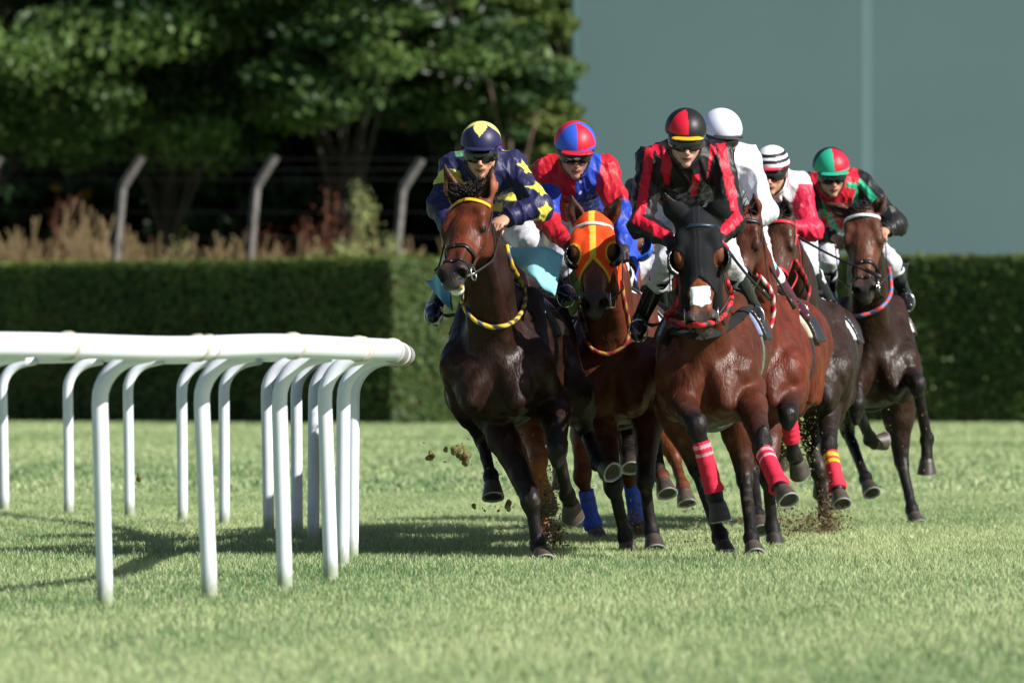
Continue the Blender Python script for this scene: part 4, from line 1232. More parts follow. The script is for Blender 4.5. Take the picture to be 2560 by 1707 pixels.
h2 = horse('racehorse', 'bay racehorse in an orange hood with yellow trim, second from the left', dict(
    D=38.4, x0=1537, yaw=4, bw=.95, hz=-.12, col=(.078, .020, .009), hair=(.012, .010, .010), fore=0,
    head=dict(poll=(1480, 540, -.42), muz=(1486, 766, -.78), yaw=3, ears=[(1427, 487), (1553, 490)], col=(.12, .035, .018), dark=(.05, .042, .04)),
    legs=[dict(k='f', s=-1, p=[(1495, 1025, .2), (1533, 1210, -.2), (1561, 1338, -.12), (1567, 1358, -.12), (1574, 1384, -.12)]),
          dict(k='f', s=1, p=[(1622, 1005, .2), (1612, 1195, -.02), (1627, 1325, -.0), (1633, 1345, -.04), (1639, 1378, -.08)]),
          dict(k='h', s=-1, p=[(1500, 1000, 1.1), (1565, 1055, 1.25), (1573, 1135, 1.0), (1575, 1148, .95), (1578, 1176, .9)]),
          dict(k='h', s=1, p=[(1600, 1000, 1.1), (1635, 1110, 1.35), (1655, 1190, 1.1), (1660, 1208, 1.05), (1668, 1240, 1.0)], past=(.22, .07, .03))]))
h3 = horse('racehorse', 'bay racehorse in a black hood, white square on its nose and pink leg bandages', dict(
    D=36.8, x0=1766, yaw=4, hz=-.12, bw=.90, col=(.074, .0175, .0072), fore=0, hair=(.012, .010, .010),
    head=dict(poll=(1742, 535, -.42), muz=(1754, 822, -.66), yaw=3, ears=[(1659, 481), (1817, 485)], col=(.20, .055, .02), dark=(.05, .04, .038), earcol=(.016, .016, .018), eard=-.02, earw=1.08),
    legs=[dict(k='f', s=-1, p=[(1688, 985, .1), (1741, 1062, -.45), (1787, 1235, -.42), (1795, 1262, -.44), (1806, 1325, -.44)], band=(PINK, 'pale'), b0=.09, b1=-.03),
          dict(k='f', s=1, p=[(1868, 970, .1), (1903, 1110, -.50), (1948, 1212, -.72), (1956, 1226, -.78), (1974, 1262, -.84)], band=(PINK, 'pale'), b0=.05, b1=.0),
          dict(k='h', s=-1, p=[(1690, 1010, 1.1), (1738, 1165, 1.15), (1800, 1340, .95), (1808, 1362, .9), (1817, 1392, .86)]),
          dict(k='h', s=1, p=[(1842, 1010, 1.1), (1862, 1195, 1.0), (1879, 1345, .7), (1883, 1365, .66), (1889, 1396, .6)])]))
h4 = horse('racehorse', 'glossy red bay racehorse with a red and white neck rope under the rider in white', dict(
    D=39.5, x0=1888, yaw=8, bw=.95, hz=-.12, col=(.10, .018, .008), h=.0125, fore=20,
    head=dict(poll=(1856, 530, -.38), muz=(1834, 750, -.6), yaw=18, ears=[(1830, 484), (1884, 482)], col=(.06, .018, .009), dark=(.04, .03, .03)),
    legs=[dict(k='f', s=-1, p=[(1925, 1010, .2), (1921, 1190, -.02), (1930, 1318, .02), (1934, 1338, .0), (1940, 1368, -.02)]),
          dict(k='f', s=1, p=[(1978, 960, .15), (1970, 1035, -.25), (1985, 1138, -.15), (1992, 1152, -.10), (2003, 1188, -.04)], band=(PINK, None), b0=.02, b1=-.1),
          dict(k='h', s=-1, p=[(1860, 1020, 1.1), (1880, 1180, 1.1), (1893, 1285, .7), (1897, 1300, .66), (1904, 1338, .6)]),
          dict(k='h', s=1, p=[(2000, 950, 1.15), (1985, 1040, 1.6), (1960, 1120, 1.9), (1955, 1130, 1.95), (1948, 1160, 2.0)])]))
h5 = horse('racehorse', 'dark brown racehorse in a red bridle, one foreleg in a red and yellow bandage', dict(
    D=42.5, x0=2022, yaw=4, bw=.92, hz=-.12, col=(.024, .012, .0085), h=.0125, fore=20,
    head=dict(poll=(1935, 535, -.40), muz=(1925, 752, -.72), yaw=20, ears=[(1905, 500), (1957, 488)], col=(.075, .030, .018), dark=(.04, .03, .03)),
    legs=[dict(k='f', s=1, p=[(2066, 1000, .2), (2071, 1115, -.2), (2094, 1215, -.35), (2098, 1235, -.38), (2108, 1275, -.45)], band=((.60, .03, .06), 'yellow'), b0=.03, b1=.0),
          dict(k='f', s=-1, p=[(2005, 1000, .2), (2045, 1170, .08), (2062, 1288, .1), (2066, 1305, .1), (2070, 1332, .08)]),
          dict(k='h', s=-1, p=[(1975, 990, 1.1), (2040, 1100, 1.5), (2050, 1190, 1.8), (2052, 1205, 1.85), (2056, 1235, 1.9)]),
          dict(k='h', s=1, p=[(2075, 990, 1.15), (2068, 1100, 1.6), (2062, 1190, 1.9), (2062, 1205, 1.95), (2062, 1235, 2.0)])]))
h6 = horse('racehorse', 'nearly black racehorse with white beaded browband running alone on the far right', dict(
    D=44.5, x0=2186, yaw=0, hz=-.06, bw=1.02, col=(.024, .0105, .0065), h=.0125, fore=60, forel=.07, hair=(.008, .008, .012),
    head=dict(poll=(2152, 518, -.42), muz=(2160, 735, -.74), yaw=8, ears=[(2060, 506), (2217, 490)], col=(.085, .030, .016), dark=(.03, .025, .026), earcol=(.09, .04, .03)),
    legs=[dict(k='f', s=-1, p=[(2122, 945, .15), (2140, 1008, -.32), (2174, 1098, .0), (2186, 1108, .03), (2210, 1110, .08)], fwd=(0, -.3, 1)),
          dict(k='f', s=1, p=[(2262, 925, .15), (2292, 958, -.25), (2318, 1098, -.10), (2317, 1150, -.12), (2316, 1214, -.10)]),
          dict(k='h', s=-1, p=[(2112, 990, 1.1), (2118, 1075, 1.35), (2164, 1195, .95), (2170, 1212, .9), (2184, 1250, .82)]),
          dict(k='h', s=1, p=[(2243, 985, 1.0), (2253, 1150, 1.0), (2280, 1272, .8), (2285, 1288, .77), (2292, 1311, .74)])]))
h7 = horse('racehorse', 'chestnut racehorse with blue leg bandages, mostly hidden behind the orange hooded horse', dict(
    D=41.3, x0=1532, yaw=2, hz=-.12, col=CHEST, leg=(.10, .03, .012), h=.015, fore=0, mane=30,
    head=dict(poll=(1562, 520, -.40), muz=(1566, 735, -.72), yaw=-8, ears=[(1538, 500), (1590, 498)], col=(.14, .045, .02)),
    legs=[dict(k='f', s=-1, p=[(1462, 1040, .2), (1456, 1185, -.05), (1481, 1308, .0), (1487, 1322, .0), (1495, 1346, 0)], band=((.05, .10, .55), 'seam'), b0=.10, b1=.02),
          dict(k='f', s=1, p=[(1570, 1030, .2), (1574, 1185, .05), (1592, 1300, .1), (1595, 1316, .1), (1600, 1344, .1)], band=((.05, .10, .55), None), b0=.05, b1=-.01),
          dict(k='h', s=-1, p=[(1490, 1010, 1.1), (1510, 1100, 1.6), (1520, 1150, 1.9), (1520, 1160, 1.95), (1520, 1180, 2.)]),
          dict(k='h', s=1, p=[(1605, 1010, 1.1), (1685, 1140, 1.25), (1706, 1215, 1.05), (1711, 1230, 1.0), (1719, 1272, .95)])]))
h8 = horse('racehorse', 'bright chestnut racehorse hidden behind the leader with only its muddy legs showing', dict(
    D=39.7, x0=1306, yaw=0, hz=-.16, col=CHEST, leg=(.24, .075, .03), h=.015, fore=0, mane=30,
    head=dict(poll=(1230, 570, -.36), muz=(1222, 790, -.62), yaw=0, ears=[(1208, 540), (1252, 540)]),
    legs=[dict(k='f', s=1, p=[(1318, 1020, .2), (1346, 1150, -.2), (1363, 1228, -.05), (1367, 1240, .0), (1370, 1270, .05)]),
          dict(k='f', s=-1, p=[(1285, 1020, .2), (1330, 1170, .1), (1356, 1320, .1), (1360, 1338, .1), (1366, 1363, .1)]),
          dict(k='h', s=-1, p=[(1260, 1000, 1.1), (1262, 1060, 1.6), (1275, 1110, 1.9), (1278, 1120, 1.95), (1280, 1140, 2.0)]),
          dict(k='h', s=1, p=[(1350, 1000, 1.1), (1392, 1120, 1.3), (1400, 1180, 1.1), (1402, 1190, 1.0), (1405, 1220, 1.0)])]))

# ---------------------------------------------------------------- silks
def full(v, c): return np.tile(np.array(c, float), (len(v), 1))
def jk1(v, tg, tt, K):
    x, y = K['px'](v); c = full(v, NAVY); to_ = (tg == 'torso') | (tg == 'yoke') | (tg == 'collar')
    c[to_ & (y < 378) & (x > 1256) & (x < 1297)] = YEL; c[to_ & (y < 392) & (x < 1158)] = (.10, .30, .12)
    c[to_ & (((x - 1240)*.4 + y > 500 - 6) & (x > 1243) & (x < 1290) & (y < 500) & (y > 452 + (1290 - x)*.35))] = YEL
    c[to_ & (x > 1228) & (x < 1243) & (y > 455) & (y < 480)] = YEL; c[to_ & (x > 1225) & (x < 1256) & (y > 506) & (y < 530)] = (.45, .40, .08)
    c[to_ & (x > 1120) & (x < 1180) & (y > 455) & (y < 500)] = YEL
    c[(tg == 'ua') & (tt > .25) & (tt < .6)] = YEL
    sh, el, ha = K['sh'][1], K['el'][1], K['ha'][1]
    out = V(.72, -.62, .25); ax = nrm(sh - el); upp = V(.1, 0, 1)
    for p, r in ((sh + (el - sh)*.12, .056), (sh + (el - sh)*.66, .064), (el + (ha - el)*.10 + V(.0, 0, -.04), .056)):
        c[star_mask(v, p + out*.04, out, upp, r)] = YEL
    lo_ = K['sh'][0] + (K['el'][0] - K['sh'][0])*.5
    return c
def jk2(v, tg, tt, K):
    x, y = K['px'](v); c = full(v, (.42, .01, .018)); m = x > 1437; c[m] = (.02, .05, .36)
    c[(tg == 'ua')] = BLU; c[(tg == 'ua') & (tt < .40)] = RED; c[tg == 'fa'] = RED
    c[(tg == 'ub')] = RED; c[(tg == 'ub') & (tt > .78)] = BLU; c[tg == 'fb'] = BLU
    c[(tg == 'yoke') & (x < 1400)] = RED; c[(tg == 'yoke') & (x > 1440)] = (.03, .09, .55)
    for yy in (428, 455, 482): c[(np.hypot(x - 1452, y - yy) < 4)] = (.8, .8, .85)
    return c
def jk3(v, tg, tt, K):
    x, y = K['px'](v); c = full(v, (.010, .009, .011)); R_ = (.62, .012, .035)
    for i, (u_, f_) in enumerate((('ua', 'fa'), ('ub', 'fb'))):
        s, e, h = K['sh'][i], K['el'][i], K['ha'][i]
        ou = V(-.22 if i == 0 else .35, -1, .1)
        d = nrm(e - s); side = nrm(np.cross(d, ou)); q = (v - s)@side
        m = ((tg == u_) | (tg == 'yoke')) & (np.abs(q) < .026) & ((v - s)@d > -.05) & ((v - s)@nrm(ou) > 0); c[m] = R_
        d2 = nrm(h - e); side2 = nrm(np.cross(d2, ou)); q2 = (v - e)@side2
        m = (tg == f_) & (np.abs(q2 + (.012 if i == 0 else -.012)) < .028) & ((v - e)@nrm(ou) > -.01); c[m] = R_
    to_ = (tg == 'torso') | (tg == 'yoke')
    yy = y; front = v[:, 1] < K['hip'][1]
    c[to_ & front & (np.abs(x - (1668 - 0.0*yy) - np.where(yy < 400, (yy - 400)*.75, -(yy-400)*.12)) < 13) & (y > 362) & (y < 460)] = R_
    c[to_ & front & (np.abs(x - 1788 - (yy - 400)*-.1) < 15) & (y > 365) & (y < 445)] = R_
    c[to_ & front & (np.abs(x - 1737 - (y - 460)*-.12) < 9) & (y > 435) & (y < 492)] = R_
    return c
def jk4(v, tg, tt, K):
    c = full(v, (.58, .59, .66)); x, y = K['px'](v); m = (tg == 'torso') & (np.sin(x*.35 + y*.5)*np.sin(y*.4) > .75) & (y > 450); c[m] = (.25, .50, .60); return c
def jk5(v, tg, tt, K):
    x, y = K['px'](v); c = full(v, (.60, .58, .62)); c[(tg == 'ua') | (tg == 'fa') | (tg == 'fb')] = (.52, .012, .05); c[(tg == 'ub') & (tt > .12)] = (.52, .012, .05)
    c[((tg == 'torso') | (tg == 'yoke')) & (x > 1950) & (x < 1970) & (y < 470)] = (.66, .03, .10)
    c[(tg == 'torso') & (y > 505)] = (.05, .04, .09)
    return c
def jk6(v, tg, tt, K):
    x, y = K['px'](v); c = full(v, (.50, .012, .03)); G_ = (.015, .36, .20); Bk = (.012, .012, .014)
    c[(tg == 'ub') | (tg == 'ua') | (tg == 'fa') | (tg == 'fb')] = Bk
    to_ = (tg == 'torso') | (tg == 'yoke') | (tg == 'collar')
    c[to_ & (np.abs((x - 2160) + (y - 440)*.35) < 8)] = G_; c[to_ & (np.abs((x - 2160) - (y - 440)*.6) < 9) & (x > 2150)] = G_
    c[to_ & (x > 2168) ] = Bk; c[to_ & (np.abs(y - 462 - (x - 2120)*.25) < 7) & (x > 2115) & (x < 2165)] = G_
    c[to_ & (np.abs((x - 2018) - (y - 455)*.62) < 9) & (y > 425)] = G_
    c[((tg == 'ub')) & (tt < .75) & (np.abs((v - K['sh'][1])@nrm(np.cross(K['el'][1]-K['sh'][1], V(0, -1, 0)))) < .02)] = G_
    return c
def cap1(a, b, c):
    n = len(a); o = np.tile(np.array(NAVY), (n, 1)); th = np.arctan2(a, b)     # yellow crown star running down in points
    k = np.abs(np.mod(th + math.pi/4, math.pi/2) - math.pi/4)/(math.pi/4)
    base = np.where(np.abs(np.abs(th) - math.pi/2) < math.pi/4, .18, .47); o[c > base + (.93 - base)*k**.6] = (.80, .76, .20); return o
def cap2(a, b, c):
    th = np.arctan2(a, b); q = (((th > -1.1) & (th < 0)) | ((th > 1.1) & (th < 2.1))).astype(int); o = np.tile(np.array((.55, .01, .03)), (len(a), 1)); o[q == 1] = (.03, .10, .58)
    o[(q == 0)] = (.60, .012, .035); o[c < .08] = (.03, .12, .55); return o
def cap3(a, b, c):
    th = np.arctan2(a, b); o = np.tile(np.array((.012, .011, .013)), (len(a), 1)); o[(th < 0.05) & (th > -1.0) & (c > .10)] = (.62, .012, .035); o[(c < .03) & (b > .2)] = (.012, .011, .013)
    return o
def cap4(a, b, c): return np.tile(np.array((.72, .75, .90)), (len(a), 1))
def cap5(a, b, c):
    o = np.tile(np.array((.84, .84, .86)), (len(a), 1)); o[(np.abs(c - .62) < .085) | (np.abs(c - .30) < .095)] = (.015, .015, .02); o[c < -.02] = (.60, .02, .08); return o
def cap6(a, b, c):
    th = np.arctan2(a, b); o = np.tile(np.array((.55, .012, .04)), (len(a), 1)); o[(th < 0.0) & (th > -1.25)] = (.02, .40, .24); o[(th < -1.25) | (th > 1.3)] = (.012, .012, .014)
    o[c < .04] = (.02, .38, .24); return o
def solid(c_): return lambda a, b, c: np.tile(np.array(c_), (len(a), 1))

j1 = rider('jockey in navy silks with yellow stars on the sleeve, riding the leading dark bay', dict(
    head=(1203, 378, -.10), yaw=4, tilt=16, sh=[(1136, 425, .22), (1277, 418, .22)], el=[(1103, 515, .05), (1350, 515, .05)], ha=[(1118, 575, -.12), (1262, 548, -.10)],
    hip=(1235, 545, .92), kn=[(1135, 668, .5), (1322, 606, .38)], an=[(1086, 765, .80), (1402, 725, .74)], to=[(1082, 795, .62), (1428, 742, .58)],
    jacket=jk1, cap=cap1, peakc=NAVY, boot=(.012, .014, .035), cuff=(.02, .02, .06)), h1)
j2 = rider('jockey in red and blue quartered silks, riding the orange hooded horse', dict(
    head=(1437, 378, -.15), yaw=-5, tilt=24, sh=[(1368, 430, .2), (1508, 425, .2)], el=[(1366, 548, .02), (1557, 545, .02)], ha=[(1420, 612, -.15), (1556, 612, -.12)],
    hip=(1455, 540, .9), kn=[(1405, 645, .5), (1540, 655, .5)], an=[(1395, 760, .8), (1600, 770, .8)], to=[(1385, 785, .65), (1612, 790, .65)],
    jacket=jk2, cap=cap2, peakc=(.50, .01, .03), R=.116, skull=True, badge=True, glove=(.012, .012, .014), back=.2, skin=(.36, .18, .12)), h2)
j3 = rider('jockey in black silks with red stripes and a red and black cap with yellow peak', dict(
    head=(1714, 346, -.12), yaw=-3, tilt=22, sh=[(1628, 405, .2), (1795, 395, .2)], el=[(1603, 560, .02), (1832, 555, .02)], ha=[(1668, 598, -.18), (1800, 590, -.18)],
    hip=(1725, 530, .9), kn=[(1668, 655, .55), (1828, 662, .45)], an=[(1600, 800, .82), (1882, 770, .80)], to=[(1592, 840, .65), (1893, 802, .66)],
    jacket=jk3, cap=cap3, peakc=(.60, .38, .015), skull=False, peak=.01, glove=(.012, .012, .014), R=.110, skin=(.52, .30, .24)), h3)
j4 = rider('jockey in plain white silks and plain white cap behind the black and red rider', dict(
    head=(1803, 344, -.08), yaw=-14, tilt=20, sh=[(1745, 405, .2), (1868, 400, .2)], el=[(1735, 530, .05), (1912, 528, .05)], ha=[(1800, 560, -.1), (1868, 560, -.08)],
    hip=(1825, 525, .9), kn=[(1790, 650, .45), (1905, 655, .42)], an=[(1790, 760, .8), (1985, 765, .62)], to=[(1785, 790, .7), (2015, 792, .5)],
    jacket=jk4, cap=cap4, peakc=(.02, .02, .02), glove=(.012, .012, .014), R=.116, boot=(.07, .018, .03), cuff=(.20, .66, .76), fold=.8), h4)
j5 = rider('jockey in pink and white silks with a white cap banded in black', dict(
    head=(1930, 428, -.1), yaw=12, tilt=16, sh=[(1880, 470, .2), (1996, 465, .2)], el=[(1870, 570, .05), (2028, 575, .05)], ha=[(1925, 590, -.05), (1968, 566, -.1)],
    hip=(1965, 575, .9), kn=[(1900, 690, .45), (2018, 665, .38)], an=[(1890, 780, .8), (2078, 765, .62)], to=[(1888, 800, .7), (2098, 792, .5)],
    jacket=jk5, cap=cap5, peakc=(.5, .02, .06), R=.108, skull=True), h5)
j6 = rider('jockey in red silks with green braces and black sleeves on the far right horse', dict(
    head=(2078, 434, -.15), yaw=-8, tilt=20, roll=4, sh=[(2025, 468, .2), (2150, 460, .2)], el=[(2025, 580, .02), (2240, 560, .05)], ha=[(2085, 593, -.15), (2212, 575, -.1)],
    hip=(2085, 570, .9), kn=[(2070, 650, .5), (2228, 655, .45)], an=[(2075, 735, .8), (2262, 735, .75)], to=[(2075, 760, .65), (2272, 765, .6)],
    jacket=jk6, cap=cap6, peakc=(.02, .36, .22), R=.118), h6)
j7 = rider('jockey in dark grey silks almost hidden behind the black and red rider', dict(
    head=(1655, 430, -.05), yaw=5, tilt=20, sh=[(1600, 478, .2), (1700, 478, .2)], el=[(1578, 560, .05), (1700, 570, .05)], ha=[(1590, 590, -.1), (1640, 600, -.1)],
    hip=(1620, 580, .9), kn=[(1600, 680, .45), (1650, 680, .42)], an=[(1590, 780, .8), (1660, 780, .8)], to=[(1590, 800, .65), (1665, 800, .65)],
    jacket=lambda v, tg, tt, K: full(v, (.06, .06, .07)), cap=solid((.7, .7, .75)), R=.105), h7)
j8 = rider('jockey in purple silks hidden behind the star sleeved leader, only an elbow showing', dict(
    head=(1222, 420, -.05), yaw=0, tilt=20, sh=[(1180, 450, .2), (1262, 452, .2)], el=[(1170, 530, .05), (1300, 500, .02)], ha=[(1200, 590, -.1), (1255, 580, -.1)],
    hip=(1260, 570, .9), kn=[(1200, 680, .45), (1330, 690, .42)], an=[(1210, 780, .8), (1340, 780, .8)], to=[(1210, 800, .65), (1340, 800, .65)],
    jacket=lambda v, tg, tt, K: full(v, (.12, .02, .30)), cap=solid((.12, .02, .30)), R=.100), h8)

# ---------------------------------------------------------------- tack
bridle(h1, brow=(.75, .42, .01), hands=j1.ha, cross=True)
bridle(h2, brow=(.6, .58, .60), hands=j2.ha, nose=False, strapc=(.35, .33, .32))
bridle(h3, brow=(.015, .03, .06), hands=j3.ha, nose=False)
bridle(h4, hands=j4.ha)
bridle(h5, brow=(.60, .03, .05), strapc=(.55, .02, .04), hands=j5.ha, reinc=(.5, .02, .03))
bridle(h6, brow=(.72, .72, .76), hands=j6.ha, cross=True)
bridle(h7, hands=None); bridle(h8, hands=None)
hood(h2, (.74, .066, .010), trim=(.64, .41, .02), stripe=(.64, .47, .06), cup=.066, a1=.285, peak=.085)
hood(h3, (.008, .0085, .0105), cup=.066, a1=.325, peak=.065, ears=True, seam=True)
hood(h7, (.03, .08, .50), cup=.085, a1=.30, cupc=(.03, .12, .5))
# white square patch on the nose of the black hooded horse
def nose_patch(T):
    vs = []; fs = []; n_ = 12
    for i in range(n_+1):
        for j in range(n_+1):
            a = .425 + (i/n_-.5)*.096; b_ = (j/n_-.5)*.088*(1 - .05*math.sin(i*1.3))
            if i == n_: a += .012*(1 - abs(j/n_-.5)*2)**2*1.5 - .004
            o = T.H(a, b_, .1); hit = T.bv.ray_cast(Vector(o), Vector(-T.n))
            p = np.array(hit[0]) if hit[0] is not None else T.H(a, b_, -.03)
            vs.append(p + T.n*.004)
    m = n_+1
    k = len(vs); vs += [v - T.n*.006 for v in vs]
    for i in range(n_):
        for j in range(n_):
            q = (i*m+j, i*m+j+1, (i+1)*m+j+1, (i+1)*m+j); fs.append(q); fs.append(tuple(x + k for x in q[::-1]))
    for i in range(n_):
        fs += [(i*m, (i+1)*m, (i+1)*m+k, i*m+k), (i*m+n_+k, (i+1)*m+n_+k, (i+1)*m+n_, i*m+n_), (i+k, i+1+k, i+1, i), (n_*m+i, n_*m+i+1, n_*m+i+1+k, n_*m+i+k)]
    T.part('nose_patch', (np.array(vs), fs), mat('white_patch', (.85, .85, .87), .7))
nose_patch(h3)
saddle(h1, cloth=LB, edge=LB, feet=j1.ft, cloth_z=1.4); saddle(h2, feet=j2.ft); saddle(h3, feet=j3.ft, edge=(.25, .3, .5), girth=(.10, .12, .10)); saddle(h4, feet=j4.ft, cloth=(.04, .13, .08), edge=(.6, .55, .4))
saddle(h5, feet=j5.ft, cloth=(.016, .016, .02)); saddle(h6, feet=j6.ft); saddle(h7, feet=j7.ft, cloth=(.03, .1, .4)); saddle(h8, feet=j8.ft)
# fluttering light blue number cloth corners of the leader
def flap(T, quad, name='saddle_cloth_flap', col=LB, n=10, bulge=.05):
    A, B, Cc, Dd = [PX(p[0], p[1], T.D0 + p[2]) for p in quad]
    vs = []; fs = []; nn = nrm(np.cross(B - A, Dd - A)); m = n+1
    for i in range(m):
        for j in range(m):
            s, t = i/n, j/n
            p = (A*(1-s)+B*s)*(1-t) + (Dd*(1-s)+Cc*s)*t
            p = p + nn*(bulge*math.sin(math.pi*s)*math.sin(math.pi*t*.8) + .02*math.sin(s*7 + t*4)); vs.append(p)
    k = len(vs); vs += [v + nn*.007 for v in vs]
    for i in range(n):
        for j in range(n):
            q = (i*m+j, (i+1)*m+j, (i+1)*m+j+1, i*m+j+1); fs.append(q); fs.append(tuple(x + k for x in q[::-1]))
    for i in range(n):
        fs += [(i*m, i*m+k, (i+1)*m+k, (i+1)*m), (i*m+n, (i+1)*m+n, (i+1)*m+n+k, i*m+n+k), (i, i+1, i+1+k, i+k), (n*m+i, n*m+i+k, n*m+i+1+k, n*m+i+1)]
    T.part(name, (np.array(vs), fs), M['cloth'], full(vs, col))
flap(h1, [(1258, 606, .22), (1410, 634, .26), (1386, 746, -.02), (1322, 694, .02)], bulge=-.045)
flap(h1, [(1062, 700, .44), (1118, 672, .40), (1130, 772, .16), (1112, 762, .2)], bulge=.03)
flap(h6, [(2235, 655, .55), (2276, 658, .6), (2262, 722, .6), (2240, 715, .6)], col=(.03, .03, .035), bulge=.02)
flap(h5, [(2000, 660, .45), (2075, 695, .5), (2068, 770, .6), (2040, 735, .6)], col=(.014, .014, .017), bulge=.02)
# neck ropes
def rope(T, pts, c1, c2, r=.0135, tm=11., name='neck_rope'):
    P = drape(T, pts, r*.9, 8); vf, cc = braid(P, r, c1, c2, tm); T.part(name, vf, M['rope'], cc)
rope(h1, r=.0112, pts=[(1262, 615), (1284, 665), (1305, 720), (1308, 760), (1290, 795), (1262, 812), (1230, 815), (1195, 802), (1172, 780), (1160, 750), (1152, 715)], c1=(.60, .38, .02), c2=(.04, .05, .075))
rope(h2, [(1548, 700), (1558, 760), (1568, 815), (1566, 850), (1548, 874), (1520, 884), (1490, 876), (1470, 850), (1455, 800), (1452, 750)], (.22, .015, .03), (.40, .20, .03), r=.011)
rope(h3, [(1662, 685), (1653, 730), (1656, 765), (1670, 792), (1695, 806), (1730, 812), (1770, 806), (1802, 790), (1818, 762), (1822, 735), (1812, 705)], (.62, .012, .02), (.014, .012, .014), tm=9.)
rope(h4, [(1890, 682), (1915, 712), (1928, 745), (1928, 790), (1916, 835), (1898, 866), (1880, 862)], (.62, .012, .03), (.66, .62, .62), r=.012, tm=12.)
rope(h5, [(1985, 650), (2006, 690), (2018, 725), (2014, 748), (2000, 760)], (.45, .012, .02), (.02, .015, .02), r=.012)
rope(h6, [(2218, 668), (2226, 700), (2222, 735), (2204, 764), (2176, 780), (2145, 787), (2118, 784), (2095, 765)], (.55, .05, .06), (.06, .16, .36), r=.012)
# black breast girth of the black hooded horse
P_ = drape(h3, [(1628, 820), (1650, 826), (1690, 832), (1740, 836), (1790, 828), (1830, 805), (1862, 775), (1872, 765)], .010, 8)
h3.part('breast_girth', tube(P_, .030, 8, flat=(V(0, -1, .25), .35)), mat('fleece', (.004, .004, .005), .95, bump=.8, bscale=90))
# whips
def whip(a, b, label, col=(.02, .02, .022)):
    a, b = np.array(a), np.array(b); m = (a + b)/2 + V(0, 0, -.015); P = catmull([a, m, b], 8)
    vf = tube(P, .008, 7, rr=np.linspace(.0095, .0055, len(P)))
    T = Thing('whip', a, label, 'riding whip', None, vf[0], vf[1], M['strap'])
    T.part('grip', tube([a - (b-a)*.05, a + (b-a)*.12], .0115, 8), mat('grip', (.4, .02, .03), .5))
    T.part('keeper', tube([b - (b-a)*.14, b + (b-a)*.02], .013, 6, flat=(V(0, -1, .3), .4)), M['strap'])
whip(PX(1968, 578, 42.35), PX(2196, 690, 41.9), 'black whip held by the pink sleeved jockey, reaching across the far right horse')
whip(PX(1872, 566, 39.3), PX(1985, 768, 39.4), 'dark twisted whip hanging down from the white sleeved jockey')
whip(PX(1805, 606, 36.5), PX(1922, 745, 36.9), 'black whip pointing down right from the black and red jockey hand')

# ---------------------------------------------------------------- flying turf
def clod(px, py, D, R, label, seed, col=((.10, .065, .03), (.16, .17, .06))):
    r = np.random.default_rng(seed); c = PX(px, py, D); f = Field()
    for k in range(7): f.ell(c + r.normal(0, R*.45, 3)*np.array([.7, .7, 1.2]), [V(1, 0, 0), V(0, 1, 0), V(0, 0, 1)], tuple(R*r.uniform(.35, .75, 3)), .008)
    v, fc = f.mesh(max(.0035, R*.12)); v = v + r.normal(0, R*.05, v.shape)
    g = np.clip(.5 + .5*np.sin(v[:, 0]*70)*np.sin(v[:, 2]*90), 0, 1)[:, None]
    cc = np.array(col[0])*(1-g) + np.array(col[1])*g
    Thing('turf_clod', c, label, 'turf clod', 'clods of turf kicked into the air', v, fc, M['cloth'], cc)
clod(1150, 1124, 36.6, .036, 'largest brown green clod, upper lump of the pair left of the leader', 1)
clod(1164, 1146, 36.6, .034, 'reddish brown clod joined below the largest one left of the leader', 2)
clod(1078, 1140, 36.9, .020, 'small round dark clod furthest left in mid air before the hedge', 3)
clod(347, 1192, 34, .015, 'tiny brown clod lying in the grass behind the rail posts', 4)
clod(1186, 1264, 36.9, .014, 'tiny black clod low above the grass shadow left of the leader', 5)
clod(1268, 1258, 36.8, .022, 'slim dark turf scrap between the leader hanging hoof and planted leg', 6)
clod(1115, 1120, 37, .012, 'tiny green scrap just left of the largest clod', 7)
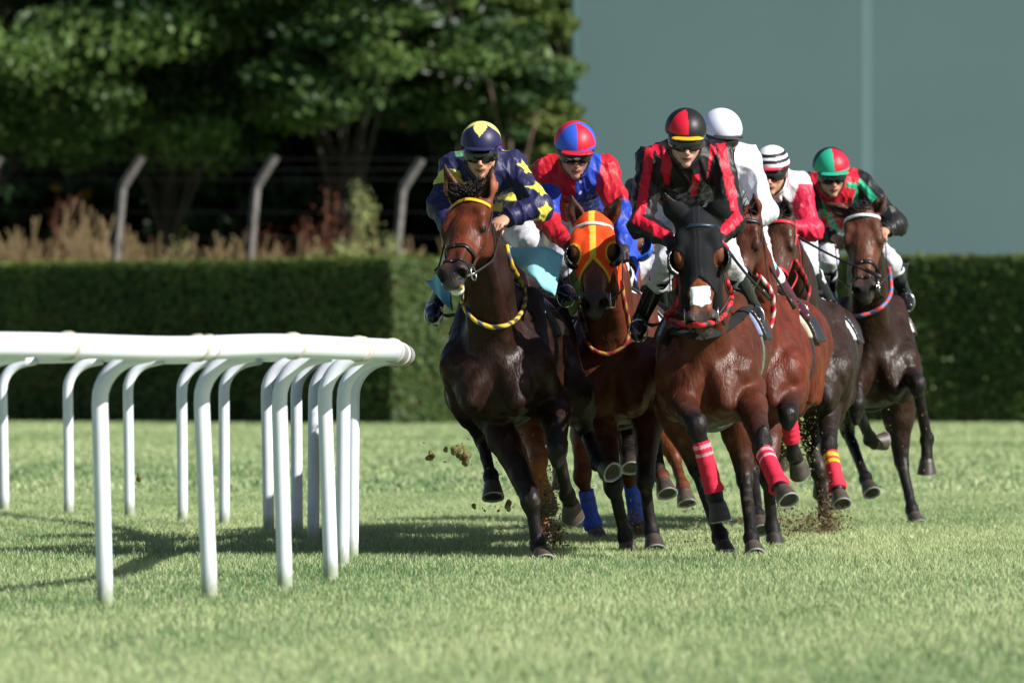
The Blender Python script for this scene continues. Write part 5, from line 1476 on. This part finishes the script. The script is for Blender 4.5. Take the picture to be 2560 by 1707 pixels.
def spray(px, py, D, w_, h_, n, label, tilt=0., c0=(.09, .05, .028), c1=(.22, .15, .08), sz=.0115, acc=None):
    n = int(n*1.7); c = PX(px, py, D)
    p = rng.normal(size=(n, 3)); s = F/D
    q = np.stack([c[0] + p[:, 0]*w_/s + tilt*p[:, 2]*h_/s, c[1] + p[:, 1]*.12, np.maximum(c[2] + p[:, 2]*h_/s, .01)], 1); n = len(q)
    g = rng.random((n, 1)); cols = np.array(c0)*(1-g) + np.array(c1)*g
    gr = rng.random(n) < .12; cols[gr] = (.28, .33, .12)
    P, Fc, cc = leaves(q, 1., cols); P = P.reshape(n, 4, 3); ctr = q[:, None, :]
    sz_ = np.minimum(sz*rng.lognormal(-.4, .55, n), sz*2.4)[:, None, None]; P = (ctr + (P - ctr)*sz_).reshape(-1, 3)
    if acc is not None: acc.append((P, Fc, cc)); return
    me = rawmesh('dirt_spray', P, Fc, M['leaf'], cc, smooth=False); o = link('dirt_spray', me); o['kind'] = 'stuff'; o['label'] = label; o['category'] = 'flying dirt'
spray(1372, 1275, 38.5, 14, 62, 1500, 'column of dirt and grass kicked up beside the leading horse', .1)
spray(1388, 1335, 38.3, 16, 26, 700, 'low burst of dark earth at the foot of that column')
spray(2035, 1318, 42, 42, 26, 2200, 'brown dust and dirt thrown up under the dark horse with the red bandage', .5)
spray(2075, 1275, 42.3, 14, 45, 1200, 'plume of brown earth rising around the planted hoof')
spray(1950, 1310, 40.5, 30, 40, 900, 'scattered dirt behind the planted hooves of the middle horses')
spray(1990, 1120, 40.5, 26, 50, 380, 'grass scraps flying around the raised hoof', sz=.014, c0=(.12, .14, .05), c1=(.3, .33, .12))
spray(1320, 1150, 38, 60, 70, 320, 'fine scraps flying around the leading horse', sz=.011)
spray(1170, 1200, 37, 70, 80, 130, 'sparse specks floating left of the leading horse', sz=.009)
spray(1590, 1310, 41.3, 14, 28, 600, 'reddish dirt behind the blue bandaged leg')
spray(1780, 1310, 39, 55, 50, 350, 'specks of dirt among the middle legs')
ACC = []
for gx, gy, gD, gw in ((1350, 1398, 37.0, 26), (1575, 1384, 38.4, 22), (1640, 1375, 38.5, 18), (1820, 1396, 37.4, 30), (1890, 1398, 37.2, 26), (1940, 1368, 39.6, 26), (2070, 1336, 42.6, 34), (2290, 1312, 45.2, 22), (1700, 1330, 43, 60), (1480, 1360, 40.5, 50), (1990, 1345, 41.8, 60)):
    spray(gx, gy - 3, gD, gw, 3.0, 260, '', acc=ACC)
P = np.concatenate([a[0] for a in ACC]); cc = np.concatenate([a[2] for a in ACC])
o = link('soil_scatter', rawmesh('soil_scatter', P, np.arange(len(P)).reshape(-1, 4), M['leaf'], cc, smooth=False)); o['kind'] = 'stuff'
o['label'] = 'torn soil and loose turf scattered on the grass around the planted hooves'; o['category'] = 'loose soil'
spray(2220, 1150, 44, 90, 110, 160, 'sparse specks around the far right horse', sz=.010)
